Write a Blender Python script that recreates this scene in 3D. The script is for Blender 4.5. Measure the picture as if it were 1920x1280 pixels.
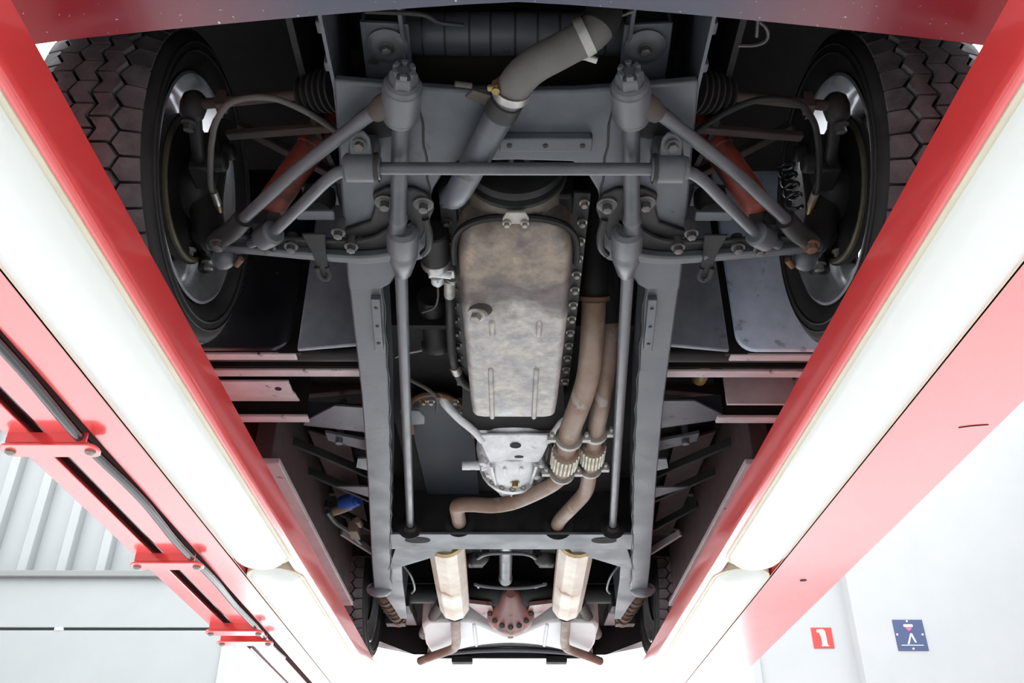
import bpy, bmesh, math, random
from mathutils import Vector, Matrix
random.seed(7)
for o in list(bpy.data.objects): bpy.data.objects.remove(o, do_unlink=True)
scene = bpy.context.scene
COL = scene.collection
ZC = 1.0            # eye height: every H below is a height above the eye

# ------------------------------------------------------------------ camera
cd = bpy.data.cameras.new('camera'); cam = bpy.data.objects.new('camera', cd); COL.objects.link(cam)
cd.sensor_width = 36.0; cd.lens = 36.0*1700/1920; cd.clip_start = .05; cd.clip_end = 100
cam.location = (0, 0, ZC)
cam.rotation_euler = (math.radians(90+31.8), 0, math.radians(-0.23))
scene.camera = cam
# ------------------------------------------------------------------ sky light, exposure
w = bpy.data.worlds.new('world'); scene.world = w; w.use_nodes = True
bg = w.node_tree.nodes['Background']; bg.inputs[0].default_value = (.93, .97, 1.0, 1); bg.inputs[1].default_value = 4.2
vs = scene.view_settings
vs.view_transform = 'Standard'; vs.look = 'None'; vs.exposure = 0.3; vs.gamma = 1.0; vs.use_curve_mapping = False

# ------------------------------------------------------------------ materials
def mat(name, c1, c2=None, scale=12, rough=.5, rough2=None, metal=0., bump=0., bscale=None, coat=0., lo=.35, hi=.65, c3=None, cov3=.62, scale3=40, emit=0., ec=None, spec=None):
    m = bpy.data.materials.new(name); m.use_nodes = True
    nt = m.node_tree; N = nt.nodes; L = nt.links; b = N['Principled BSDF']
    b.inputs['Metallic'].default_value = metal; b.inputs['Roughness'].default_value = rough
    if spec is not None: b.inputs['Specular IOR Level'].default_value = spec
    if coat: b.inputs['Coat Weight'].default_value = coat; b.inputs['Coat Roughness'].default_value = .08
    tc = N.new('ShaderNodeTexCoord')
    def noise(s, d=5):
        n = N.new('ShaderNodeTexNoise'); n.inputs['Scale'].default_value = s; n.inputs['Detail'].default_value = d
        n.inputs['Roughness'].default_value = .62
        L.new(tc.outputs['Object'], n.inputs['Vector']); return n
    def ramp(fac, a, bb, ca, cb):
        r = N.new('ShaderNodeValToRGB'); e = r.color_ramp.elements
        e[0].position = a; e[1].position = bb; e[0].color = (*ca, 1); e[1].color = (*cb, 1); L.new(fac, r.inputs[0]); return r
    b.inputs['Base Color'].default_value = (*c1, 1)
    out = None
    if c2 is not None:
        n = noise(scale); r = ramp(n.outputs['Fac'], lo, hi, c1, c2); out = r.outputs[0]
        if rough2 is not None:
            mr = N.new('ShaderNodeMapRange'); mr.inputs[1].default_value = lo; mr.inputs[2].default_value = hi
            mr.inputs[3].default_value = rough; mr.inputs[4].default_value = rough2
            L.new(n.outputs['Fac'], mr.inputs[0]); L.new(mr.outputs[0], b.inputs['Roughness'])
    if c3 is not None:
        n3 = noise(scale3, 6); r3 = ramp(n3.outputs['Fac'], cov3, cov3+.06, (0,0,0), (1,1,1))
        mx = N.new('ShaderNodeMix'); mx.data_type = 'RGBA'
        L.new(r3.outputs[0], mx.inputs[0])
        if out: L.new(out, mx.inputs[6])
        else: mx.inputs[6].default_value = (*c1, 1)
        mx.inputs[7].default_value = (*c3, 1); out = mx.outputs[2]
    if out: L.new(out, b.inputs['Base Color'])
    if bump:
        nb = noise(bscale or scale*5, 3); bp = N.new('ShaderNodeBump'); bp.inputs['Strength'].default_value = bump; bp.inputs['Distance'].default_value = .004
        L.new(nb.outputs['Fac'], bp.inputs['Height']); L.new(bp.outputs[0], b.inputs['Normal'])
    if emit:
        b.inputs['Emission Color'].default_value = (*(ec or c1), 1); b.inputs['Emission Strength'].default_value = emit
    return m
M = {}
M['frame'] = mat('grey_chassis_paint', (.036,.043,.052), (.072,.081,.093), 6, .36, .55, bump=.12, bscale=60, c3=(.026,.024,.022), cov3=.64, scale3=16)
M['arm'] = mat('grey_suspension_paint', (.048,.054,.062), (.076,.081,.088), 10, .33, .5, bump=.1, bscale=80)
M['armdark'] = mat('dark_suspension_steel', (0.012,0.012,0.013), (0.025,0.024,0.023), 14, .45, .65, bump=.15)
M['rustarm'] = mat('rusty_rod_steel', (.026,.024,.022), (.05,.038,.030), 16, .6, .8, bump=.2)
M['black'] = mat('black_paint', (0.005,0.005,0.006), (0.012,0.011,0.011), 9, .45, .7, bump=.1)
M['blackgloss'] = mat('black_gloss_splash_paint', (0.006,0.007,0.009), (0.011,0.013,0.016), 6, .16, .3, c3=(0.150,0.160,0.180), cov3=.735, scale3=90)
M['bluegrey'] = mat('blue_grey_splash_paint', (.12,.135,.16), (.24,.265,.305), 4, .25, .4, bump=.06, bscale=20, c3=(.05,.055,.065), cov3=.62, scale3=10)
M['bluereflect'] = mat('splash_paint_with_reflection', (.34,.41,.50), (.55,.65,.78), 5, .25, .4, bump=.06, bscale=20, c3=(.28,.32,.38), cov3=.60, scale3=14)  # pale tone paints in the brightness reflected by the right-hand panel
M['under'] = mat('dark_underseal', (0.006,0.006,0.006), (0.012,0.011,0.010), 5, .8, bump=.3, bscale=50)
M['undertray'] = mat('brown_black_tray', (0.010,0.009,0.008), (0.017,0.015,0.012), 6, .7, bump=.1)
M['oilybrown'] = mat('oily_brown_casting', (.055,.048,.038), (.12,.10,.075), 14, .35, .6, bump=.3)
M['sleeve'] = mat('pale_flex_sleeve_metal', (.46,.44,.36), (.34,.31,.24), 25, .4, .6, metal=.3)
M['archpanel'] = mat('dark_green_grey_inner_wing', (0.014,0.016,0.016), (0.020,0.022,0.022), 5, .6, bump=.15, bscale=40)
M['tunnelblue'] = mat('dark_blue_tunnel_paint', (.009,.013,.018), (.015,.020,.027), 4, .6, .7, spec=.3)
M['rubber'] = mat('black_rubber', (0.006,0.006,0.007), (0.015,0.015,0.015), 14, .55, .75, bump=.1)
M['tyre'] = mat('tyre_rubber', (0.014,0.014,0.014), (0.025,0.023,0.023), 9, .55, .75, bump=.1)
M['tread'] = mat('dusty_tread_rubber', (.06,.062,.068), (.125,.125,.132), 25, .5, .75, bump=.3, bscale=120)
M['hose'] = mat('grey_hose_rubber', (0.063,0.061,0.057), (0.092,0.088,0.080), 12, .6, .75, bump=.15, bscale=70)
M['alu'] = mat('cast_aluminium', (.40,.41,.415), (.60,.61,.615), 16, .42, .6, metal=.25, bump=.35, bscale=45, c3=(.14,.135,.13), cov3=.62, scale3=24)
M['steel'] = mat('bright_steel', (0.400,0.400,0.392), (0.280,0.264,0.240), 20, .3, .5, metal=.8)
M['zinc'] = mat('dull_zinc', (0.252,0.246,0.222), (0.372,0.366,0.336), 30, .45, .6, metal=.4)
M['bolt'] = mat('dull_bolt_steel', (.05,.05,.052), (.10,.095,.09), 30, .4, .6, metal=.5)
M['boltlight'] = mat('light_bolt_steel', (0.330,0.318,0.288), (0.240,0.222,0.192), 30, .4, .6, metal=.4)
M['brass'] = mat('brass_fitting', (0.300,0.228,0.108), (0.210,0.150,0.060), 20, .35, .5, metal=.7)
M['rust'] = mat('rusty_brown_steel', (0.080,0.037,0.020), (0.150,0.075,0.040), 18, .7, .9, bump=.3)
M['exhaust'] = mat('heat_browned_exhaust_steel', (.21,.155,.122), (.16,.095,.058), 7, .48, .7, metal=.15, bump=.15, bscale=40, c3=(.24,.215,.195), cov3=.57, scale3=9)
M['silencer'] = mat('pale_silencer_steel', (.55,.51,.44), (.45,.36,.28), 6, .45, .65, metal=.1, bump=.1, c3=(.24,.14,.09), cov3=.60, scale3=7)
M['chrome'] = mat('polished_rim_metal', (.82,.84,.87), None, rough=.2, metal=.8)
M['discrim'] = mat('brownish_disc_edge', (0.096,0.084,0.054), (0.054,0.048,0.030), 12, .5, .7, metal=.4)
M['shockred'] = mat('orange_red_damper_paint', (.22,.03,.014), (.11,.02,.012), 12, .5, .7, c3=(.03,.015,.012), cov3=.58, scale3=18)
M['diffred'] = mat('red_brown_axle_paint', (.16,.105,.10), (.23,.07,.055), 8, .4, .55, bump=.15, c3=(.05,.03,.025), cov3=.55, scale3=12)
M['bodyred'] = mat('maroon_body_paint', (0.240,0.018,0.024), None, rough=.22, coat=.6)
M['pinkish'] = mat('faded_red_sill_paint', (.36,.30,.305), (.46,.40,.41), 8, .5, .65, bump=.1, c3=(.06,.04,.04), cov3=.64, scale3=20)
M['pinkdark'] = mat('dark_red_floor_paint', (.04,.012,.012), (.022,.009,.009), 6, .6, .8)
M['tank'] = mat('pale_grey_tank_paint', (.40,.40,.405), (.48,.475,.475), 6, .4, .55, c3=(.26,.25,.25), cov3=.68, scale3=12)
M['liftred'] = mat('glossy_red_lift_paint', (.86,.058,.058), (.90,.068,.068), 4, .3, .36, coat=1., spec=.6)
M['liftred'].node_tree.nodes['Principled BSDF'].inputs['Coat IOR'].default_value = 2.0
M['liftred'].node_tree.nodes['Principled BSDF'].inputs['Coat Roughness'].default_value = .12
M['slot'] = mat('shaded_red_channel_inside', (.10,.012,.012), (.06,.01,.01), 8, .7)  # lift red darkened to paint the shade inside the runway channel
M['lampwhite'] = mat('white_lamp_diffuser', (.52,.545,.52), None, rough=.3, emit=.22, ec=(.97,1.0,.97), coat=.3)
M['cream'] = mat('cream_lamp_rim', (.66,.61,.47), (.60,.55,.42), 10, .4)
M['hydhose'] = mat('black_hydraulic_hose', (.012,.013,.018), None, rough=.22, coat=.5)
M['wall'] = mat('white_wall_paint', (.40,.405,.41), (.425,.425,.43), 2, .7)
M['wallgrey'] = mat('pale_panel_paint', (.325,.34,.34), (.345,.355,.355), 2, .5)
M['seam'] = mat('dark_joint_strip', (0.056,0.064,0.068), None, rough=.6)
M['greyledge'] = mat('grey_ledge_paint', (0.210,0.215,0.210), None, rough=.6)
M['floor'] = mat('pale_workshop_floor', (.74,.75,.75), (.80,.80,.79), 3, .25, .4)
M['signred'] = mat('red_sign_print', (.78,.045,.04), None, rough=.4)
M['signwhite'] = mat('white_sign_print', (.88,.88,.88), None, rough=.4)
M['signblue'] = mat('dark_blue_sign_print', (.055,.075,.16), None, rough=.35)
M['signpink'] = mat('pink_sign_print', (.75,.12,.22), None, rough=.4)
M['blueplastic'] = mat('blue_plastic', (.03,.1,.4), None, rough=.4)

# stained sump: weathered aluminium with a brown front half and a dark oil stain band
def sump_mat():
    m = mat('stained_sump_metal', (.22,.225,.24), (.40,.385,.355), 16, .38, .6, metal=.2, bump=.2, bscale=45)
    nt = m.node_tree; N = nt.nodes; L = nt.links; b = N['Principled BSDF']
    base = b.inputs['Base Color'].links[0].from_socket
    g = N.new('ShaderNodeNewGeometry'); sx = N.new('ShaderNodeSeparateXYZ'); L.new(g.outputs['Position'], sx.inputs[0])
    n = N.new('ShaderNodeTexNoise'); n.inputs['Scale'].default_value = 9; n.inputs['Detail'].default_value = 6
    L.new(g.outputs['Position'], n.inputs['Vector'])
    ad = N.new('ShaderNodeMath'); ad.operation = 'MULTIPLY_ADD'; ad.inputs[1].default_value = .22
    L.new(n.outputs['Fac'], ad.inputs[0]); L.new(sx.outputs['Y'], ad.inputs[2])
    mr = N.new('ShaderNodeMapRange'); mr.inputs[1].default_value = 1.55; mr.inputs[2].default_value = 2.1
    L.new(ad.outputs[0], mr.inputs[0])
    r = N.new('ShaderNodeValToRGB'); e = r.color_ramp.elements
    e[0].position = 0; e[0].color = (.13,.11,.10,1); e[1].position = .12; e[1].color = (.30,.25,.22,1)
    for p_, c_ in ((.22,(.74,.64,.56,1)), (.42,(.66,.56,.46,1)), (.50,(.25,.215,.215,1)), (.60,(.32,.27,.265,1)), (.68,(.95,.94,.93,1)), (1,(1,1,1,1))):
        x = e.new(p_); x.color = c_
    L.new(mr.outputs[0], r.inputs[0])
    sc = N.new('ShaderNodeMix'); sc.data_type = 'RGBA'; sc.blend_type = 'MULTIPLY'; sc.inputs[0].default_value = 1
    L.new(base, sc.inputs[6])
    mul = N.new('ShaderNodeMix'); mul.data_type = 'RGBA'; mul.blend_type = 'MULTIPLY'; mul.inputs[0].default_value = 1
    L.new(r.outputs[0], mul.inputs[6]); 
    n2 = N.new('ShaderNodeTexNoise'); n2.inputs['Scale'].default_value = 26; n2.inputs['Detail'].default_value = 8; n2.inputs['Roughness'].default_value = .7
    L.new(g.outputs['Position'], n2.inputs['Vector'])
    r3 = N.new('ShaderNodeValToRGB'); e3 = r3.color_ramp.elements; e3[0].position = .36; e3[0].color = (.62,.60,.62,1); e3[1].position = .62; e3[1].color = (1.1,1.07,1.0,1)
    L.new(n2.outputs['Fac'], r3.inputs[0]); L.new(r3.outputs[0], mul.inputs[7])
    L.new(mul.outputs[2], sc.inputs[7]); L.new(sc.outputs[2], b.inputs['Base Color'])
    return m
M['sump'] = sump_mat()
for k_ in ('under','black','undertray','archpanel','armdark','rubber','tyre'): M[k_].node_tree.nodes['Principled BSDF'].inputs['Specular IOR Level'].default_value = .28
# valance: maroon gloss with a dark reflection painted along the middle and pale stone chips
def valance_mat():
    m = mat('maroon_valance_paint', (.26,.02,.028), None, rough=.3, coat=.3)
    nt = m.node_tree; N = nt.nodes; L = nt.links; b = N['Principled BSDF']
    g = N.new('ShaderNodeNewGeometry'); sx = N.new('ShaderNodeSeparateXYZ'); L.new(g.outputs['Position'], sx.inputs[0])
    ab = N.new('ShaderNodeMath'); ab.operation = 'ABSOLUTE'; L.new(sx.outputs['X'], ab.inputs[0])
    r = N.new('ShaderNodeValToRGB'); e = r.color_ramp.elements
    e[0].position = .30; e[0].color = (.045,.05,.075,1); e[1].position = .72; e[1].color = (.20,.008,.014,1)
    x = e.new(.48); x.color = (.15,.045,.06,1)
    L.new(ab.outputs[0], r.inputs[0])
    n = N.new('ShaderNodeTexNoise'); n.inputs['Scale'].default_value = 120; n.inputs['Detail'].default_value = 4
    L.new(g.outputs['Position'], n.inputs['Vector'])
    r2 = N.new('ShaderNodeValToRGB'); e = r2.color_ramp.elements; e[0].position = .70; e[1].position = .74; e[0].color = (0,0,0,1)
    L.new(n.outputs['Fac'], r2.inputs[0])
    mx = N.new('ShaderNodeMix'); mx.data_type = 'RGBA'; L.new(r2.outputs[0], mx.inputs[0]); L.new(r.outputs[0], mx.inputs[6])
    mx.inputs[7].default_value = (.5,.5,.52,1); L.new(mx.outputs[2], b.inputs['Base Color'])
    return m
M['valance'] = valance_mat()

# ------------------------------------------------------------------ mesh helpers (coordinates X, Y, H)
def V(*a): return Vector(a[0] if len(a) == 1 else a)
def basis(d):
    d = d.normalized(); u = d.orthogonal().normalized()
    if abs(d.z) < .95: u = d.cross(V(0,0,1)).normalized()
    return d, u, d.cross(u)
def catmull(pts, k=6):
    P = [V(p) for p in pts]
    if len(P) < 3: return P
    Q = [2*P[0]-P[1]]+P+[2*P[-1]-P[-2]]; out = []
    for i in range(1, len(Q)-2):
        a, b, c, d = Q[i-1:i+3]
        for j in range(k):
            t = j/k
            out.append(.5*((2*b)+(-a+c)*t+(2*a-5*b+4*c-d)*t*t+(-a+3*b-3*c+d)*t**3))
    out.append(P[-1]); return out
class MB:
    def __init__(s): s.v = []; s.f = []
    def add(s, vs, fs):
        k = len(s.v); s.v += [tuple(x) for x in vs]; s.f += [tuple(i+k for i in f) for f in fs]; return s
    def box(s, x0, x1, y0, y1, h0, h1):
        return s.add([(x,y,h) for h in (h0,h1) for y in (y0,y1) for x in (x0,x1)],
                     [(0,2,3,1),(4,5,7,6),(0,1,5,4),(2,6,7,3),(0,4,6,2),(1,3,7,5)])
    def bar(s, a, b, w, h, up=(0,0,1)):
        a, b = V(a), V(b); d = (b-a).normalized(); u = d.cross(V(up)).normalized(); n = u.cross(d)
        q = [(-1,-1),(1,-1),(1,1),(-1,1)]
        vs = [p+u*(w/2*i)+n*(h/2*j) for p in (a,b) for i,j in q]
        return s.add(vs, [(3,2,1,0),(4,5,6,7)]+[(i,(i+1)%4,4+(i+1)%4,4+i) for i in range(4)])
    def rings(s, R, cap=True, closed=False):
        n = len(R[0]); vs = [p for r in R for p in r]; fs = []
        m = len(R)
        for i in range(m if closed else m-1):
            j = (i+1) % m
            for k in range(n): fs.append((i*n+k, i*n+(k+1)%n, j*n+(k+1)%n, j*n+k))
        if cap and not closed: fs += [tuple(range(n))[::-1], tuple((m-1)*n+k for k in range(n))]
        return s.add(vs, fs)
    def lathe(s, prof, o, ax, n=24, cap=True, a0=0):
        o = V(o); d, u, v = basis(V(ax))
        return s.rings([[o+d*t+u*(r*math.cos(a0+2*math.pi*k/n))+v*(r*math.sin(a0+2*math.pi*k/n)) for k in range(n)] for t, r in prof], cap)
    def cyl(s, a, b, r, r2=None, n=16):
        a, b = V(a), V(b); return s.lathe([(0,r),((b-a).length, r if r2 is None else r2)], a, b-a, n)
    def tube(s, pts, r, n=10, k=6, smooth=True, closed=False):
        P = catmull(pts, k) if smooth else [V(p) for p in pts]
        m = len(P); R = []; t = (P[1]-P[0]).normalized(); _, u, _v = basis(t)
        for i in range(m):
            t2 = (P[min(i+1,m-1)]-P[max(i-1,0)]).normalized()
            u = (u-t2*u.dot(t2)).normalized(); vv = t2.cross(u)
            rr = r if not callable(r) else r(i/(m-1))
            R.append([P[i]+u*(rr*math.cos(2*math.pi*q/n))+vv*(rr*math.sin(2*math.pi*q/n)) for q in range(n)])
        return s.rings(R)
    def prism(s, poly, vec):
        vec = V(vec); n = len(poly); a = [V(p) for p in poly]; b = [p+vec for p in a]
        return s.add(a+b, [tuple(range(n))[::-1], tuple(range(n,2*n))]+[(i,(i+1)%n,n+(i+1)%n,n+i) for i in range(n)])
    def plate(s, poly, h0, h1): return s.prism([(x,y,h0) for x,y in poly], (0,0,h1-h0))
    def ball(s, c, r, n=14, sq=(1,1,1)):
        c = V(c); R = []
        for i in range(1, 8):
            t = math.pi*i/8
            R.append([c+V(r*math.sin(t)*math.cos(2*math.pi*k/n)*sq[0], r*math.sin(t)*math.sin(2*math.pi*k/n)*sq[1], -r*math.cos(t)*sq[2]) for k in range(n)])
        return s.rings(R)
    def bolt(s, p, ax, r=.009, l=.01):
        s.lathe([(0,r*1.5),(.003,r*1.5)], p, ax, 14); p2 = V(p)+V(ax).normalized()*.003
        return s.lathe([(0,r),(l,r),(l+.001,r*.8)], p2, ax, 6)
    def mirrored(s, flip=True):
        o = MB(); o.v = [(-x,y,z) for x,y,z in s.v]; o.f = [f[::-1] for f in s.f]; return o
    def sx(s, sign): return s if sign > 0 else s.mirrored()
WORLD = {}
def tag(o, label=None, cat=None, group=None, kind=None):
    if label: o['label'] = label
    if cat: o['category'] = cat
    if group: o['group'] = group
    if kind: o['kind'] = kind
    return o
def empty(name, loc):
    o = bpy.data.objects.new(name, None); COL.objects.link(o); o.location = loc; o.empty_display_size = .1
    WORLD[o.name] = V(loc); return o
def build(name, mb, m, parent=None, bev=0., smooth=40, off=(0,0,0), label=None, kind=None, rel=True):
    me = bpy.data.meshes.new(name); zc = ZC if rel else 0
    vs = [V(x+off[0], y+off[1], h+zc+off[2]) for x,y,h in mb.v]
    lo = [min(v[i] for v in vs) for i in range(3)]; hi = [max(v[i] for v in vs) for i in range(3)]
    c = V((lo[0]+hi[0])/2, (lo[1]+hi[1])/2, (lo[2]+hi[2])/2)
    me.from_pydata([v-c for v in vs], [], mb.f)
    bm = bmesh.new(); bm.from_mesh(me); bmesh.ops.recalc_face_normals(bm, faces=bm.faces); bm.to_mesh(me); bm.free()
    me.polygons.foreach_set('use_smooth', [True]*len(me.polygons)); me.set_sharp_from_angle(angle=math.radians(smooth))
    me.materials.append(M[m] if isinstance(m, str) else m)
    o = bpy.data.objects.new(name, me); COL.objects.link(o)
    if parent: o.parent = parent; o.location = c-WORLD[parent.name]
    else: o.location = c
    WORLD[o.name] = c
    if bev:
        b = o.modifiers.new('bevel', 'BEVEL'); b.width = bev; b.segments = 2; b.limit_method = 'ANGLE'; b.angle_limit = math.radians(35)
    tag(o, label, kind=kind); return o
def dup(o, parent, shift):
    c = o.copy(); COL.objects.link(c); c.parent = parent; shift = V(shift)
    WORLD[c.name] = WORLD[o.name]+shift; c.location = WORLD[c.name]-(WORLD[parent.name] if parent else V(0,0,0)); return c

# ------------------------------------------------------------------ the hall (absolute heights)
def struct(name, mb, m, bev=0.): return tag(build(name, mb, m, rel=False, bev=bev), kind='structure')
WY = 9.0
struct('added_wall_front', MB().box(-7.2, 6.2, -7.2, -7.0, 0, 6), 'wall')  # unseen wall added to cut the light from the front
struct('added_ceiling', MB().box(-7.2, 6.2, -7.2, -1.2, 6.0, 6.2), 'wall')  # unseen partial ceiling, added and sized to dim light from the front
struct('floor', MB().box(-7.2, 6.2, -7, 18, -.1, 0), 'floor')
struct('wall_left', MB().box(-7.2, -7.0, -7, WY+.3, 0, 6), 'wall')
struct('wall_right', MB().box(6.0, 6.2, -7, WY+.3, 0, 6), 'wall')
wb = MB().box(-7.0, -2.70, WY, WY+.3, 0, 3.80)                     # left of the daylight opening, below the window band
struct('wall_back', MB().box(2.35, 3.34, WY, WY+.3, 0, 6).box(-2.70, 2.35, WY, WY+.3, 3.25, 6), 'wall')
struct('wall_back_pier', MB().box(3.34, 6.0, WY-.16, WY+.3, 0, 6), 'wall', bev=.004)
wl = struct('wall_back_panels', MB().box(-7.0, -2.70, WY+.03, WY+.3, 0, 3.80), 'seam')
for z0, z1 in ((.05,1.1),(1.13,2.18),(2.21,3.262),(3.292,3.78)):
    build('panel', MB().box(-7.0, -2.72, WY, WY+.03, z0, z1), 'wallgrey', wl, bev=.004, rel=False)
build('joint_clip', MB().box(-4.42, -4.34, WY-.006, WY+.03, 3.262, 3.292), 'signwhite', wl, rel=False)
tag(build('trim_1', MB().box(-7.0, -2.66, WY-.06, WY+.3, 3.78, 3.84), 'greyledge', rel=False, bev=.006), kind='structure')
win = struct('window_1', MB().box(-7.0,-2.70, WY+.2, WY+.22, 3.84, 6), mat('frosted_window_pane', (.37,.385,.39), None, rough=.5))
for i in range(11):
    x = -6.6+i*.40
    if -2.7-x > .1: build('window_mullion', MB().box(x, x+.10, WY+.06, WY+.2, 3.84, 6), 'wallgrey', win, rel=False, bev=.006)
build('window_head', MB().box(-7.0,-2.70, WY, WY+.2, 5.9, 6), 'wallgrey', win, rel=False)
dr = struct('door_1', MB().box(-2.76,-2.68, WY-.03, WY+.32, 0, 3.25).box(2.33,2.41, WY-.03, WY+.32, 0, 3.25).box(-2.76,2.41, WY-.03, WY+.32, 3.21, 3.29), 'wall', bev=.005)

# signs on the far wall
def sign(name, label, x0, x1, z0, z1, y, m):
    t = empty(name, ((x0+x1)/2, y, z0)); tag(t, label, 'sign')
    build('plate', MB().box(x0, x1, y-.008, y-.001, z0, z1), m, t, rel=False, bev=.002)
    return t
def flat(name, poly, y, m, t): return build(name, MB().prism([(x, y, z) for x, z in poly], (0,-.002,0)), m, t, rel=False)
rs = sign('fire_sign', 'small red square sign with white curved hose symbol on white wall', 2.955, 3.155, 3.10, 3.295, WY, 'signred')
cx = 3.055
flat('symbol', [(cx-.045,3.275),(cx+.015,3.278),(cx+.032,3.26),(cx+.036,3.20),(cx+.036,3.135),(cx+.05,3.118),(cx-.022,3.118),(cx-.012,3.14),(cx-.014,3.20),(cx-.026,3.245),(cx-.05,3.25)], WY-.008, 'signwhite', rs)
yb = WY-.16
bs = sign('notice_sign', 'dark blue square sign with white and pink emblem on white pier', 3.70, 3.99, 3.04, 3.33, yb, 'signblue')
cx, yy = 3.845, yb-.008
flat('emblem_top', [(cx-.045,3.285),(cx+.04,3.285),(cx+.042,3.262),(cx-.047,3.262)], yy, 'signwhite', bs)
flat('emblem_bottom', [(cx-.035,3.258),(cx+.032,3.258),(cx+.012,3.232),(cx-.002,3.222),(cx-.016,3.232)], yy, 'signpink', bs)
flat('chevron_mark', [(cx-.045,3.10),(cx+.002,3.20),(cx+.018,3.20),(cx+.045,3.115),(cx+.03,3.115),(cx+.006,3.18),(cx-.028,3.10)], yy, 'signwhite', bs)
flat('small_print_line', [(cx-.105,3.092),(cx+.105,3.092),(cx+.105,3.087),(cx-.105,3.087)], yy, 'signwhite', bs)
for x, z in ((cx-.005,3.315),(cx-.125,3.19),(cx+.118,3.19),(cx,3.058)):
    flat('fixing', [(x-.008,z-.008),(x+.008,z-.008),(x+.008,z+.008),(x-.008,z+.008)], yy, 'signwhite', bs)

# ------------------------------------------------------------------ lift runways, lamps, hose (H above eye)
Y0, Y1 = .10, 6.6
XI = .649
def runway(s, xo, label):
    t = empty('lift_runway', (s*(XI+xo)/2, (Y0+Y1)/2, ZC+.90)); tag(t, label, 'vehicle lift', 'runways of the red lift')
    build('deck', MB().box(XI+.006, xo, Y0, Y1, .984, .9995).sx(s), 'liftred', t)
    # inner side with a folded, rounded bottom lip
    prof = [(XI,.9995),(XI,.925),(XI+.002,.912),(XI+.008,.903),(XI+.018,.90),(XI+.030,.90),(XI+.030,.906),(XI+.020,.907),(XI+.010,.913),(XI+.006,.925),(XI+.006,.9995)]
    build('inner_rail', MB().prism([(x,Y0,h) for x,h in prof], (0,Y1-Y0,0)).sx(s), 'liftred', t, smooth=30)
    build('lamp_bed', MB().box(XI+.03, .845, Y0, Y1, .925, .932).sx(s), 'cream', t)
    return t
LR = runway(-1, 1.137, 'red lift runway with slotted underside and black hose, beside the pale panelled wall')
RR = runway(1, 1.085, 'red lift runway with plain flat underside, on the side of the two wall signs')
# left underside: three strips with two slots
for a, b in ((.845,.94),(.968,1.042),(1.078,1.137)):
    e = Y1 if b < 1.1 else 4.1
    build('underside_strip', MB().box(a, b, Y0, e, .90, .906).sx(-1), 'liftred', LR, bev=.002)
build('edge_fold', MB().box(.845,.852,Y0,Y1,.90,.935).sx(-1), 'liftred', LR)
build('outer_side', MB().box(1.131,1.137,Y0,4.1,.906,1.0).sx(-1), 'liftred', LR)
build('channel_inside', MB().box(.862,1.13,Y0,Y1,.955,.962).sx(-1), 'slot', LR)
build('inner_cable', MB().cyl((-1.066,Y0,.93),(-1.066,Y1,.93),.012), 'hydhose', LR)
build('edge_fold', MB().box(.845,.852,Y0,Y1,.90,.935), 'liftred', RR)
build('underside_strip', MB().box(.845,1.085,Y0,Y1,.90,.906), 'liftred', RR, bev=.002)
build('outer_side', MB().box(1.079,1.085,Y0,Y1,.906,1.0), 'liftred', RR)
build('drain_hole', MB().cyl((.965,2.93,.8985),(.965,2.93,.9002),.011), 'black', RR)
build('scratch', MB().tube([(1.0,1.81,.8995),(1.03,1.80,.8993),(1.06,1.795,.8995)],.0014,6), 'black', RR)
for y in (1.875, 2.70, 3.50, 3.66):
    b = MB(); n = 8; x0, x1, hw = -1.125, -.945, .032
    poly = [(x0+.02*math.cos(a)-.0, y+hw*math.sin(a)) for a in [math.pi/2+math.pi*i/n for i in range(n+1)]]+[(x1+.02*math.cos(a), y+hw*math.sin(a)) for a in [-math.pi/2+math.pi*i/n for i in range(n+1)]]
    br = build('cross_bracket', b.plate(poly, .868, .876), 'liftred', LR, bev=.002)
    build('bracket_fold', MB().box(x0, x1, y-hw, y-hw+.005, .876, .90), 'liftred', br)
    for x in (x0+.0, x1-.0): build('bracket_bolt', MB().lathe([(0,.012),(.004,.012),(.008,.006)], (x,y,.868), (0,0,-1), 12), 'boltlight', br)
hz = []
for i in range(30):
    y = Y0+i*(3.9/29); hz.append((-.957+.004*math.sin(i*1.3)+.002*math.sin(i*.4), y, .891+.003*math.sin(i*.9)))
ho = build('hydraulic_hose', MB().tube(hz, .0115, 10, 4), 'hydhose')
tag(ho, 'shiny black hydraulic hose clamped under the slotted lift runway', 'hose')

def lamp(s, y0, y1, label):
    x0, x1 = .662, .846; t = empty('inspection_lamp', (s*(x0+x1)/2, (y0+y1)/2, ZC+.93)); tag(t, label, 'lamp', 'long lamps under the lift runways')
    def outline(ins, k=14):
        a, b = x0+ins, x1-ins; c = (a+b)/2; r = (b-a)/2; ry = r*1.15; P = []
        for i in range(k+1): th = math.pi+math.pi*i/k; P.append((c+r*math.cos(th), y0+ins+ry+ry*math.sin(th)))
        for i in range(k+1): th = math.pi*i/k; P.append((c+r*math.cos(th), y1-ins-ry+ry*math.sin(th)))
        return P
    R = []
    for ins, h in ((.009,.922),(.0095,.905),(.013,.895),(.022,.882),(.036,.873),(.055,.868),(.075,.8665)):
        R.append([(x,y,h) for x,y in outline(ins)])
    build('diffuser', MB().rings(R).sx(s), 'lampwhite', t, smooth=60)
    O, I = outline(0), outline(.012)
    R = [[(x,y,.924) for x,y in O], [(x,y,.898) for x,y in O], [(x,y,.896) for x,y in outline(.006)], [(x,y,.898) for x,y in I], [(x,y,.924) for x,y in I]]
    build('rim', MB().rings(R, closed=True).sx(s), 'cream', t)
    build('body', MB().rings([[(x,y,.909) for x,y in outline(.02)],[(x,y,.9245) for x,y in outline(.02)]]).sx(s), 'cream', t)
    return t
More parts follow.
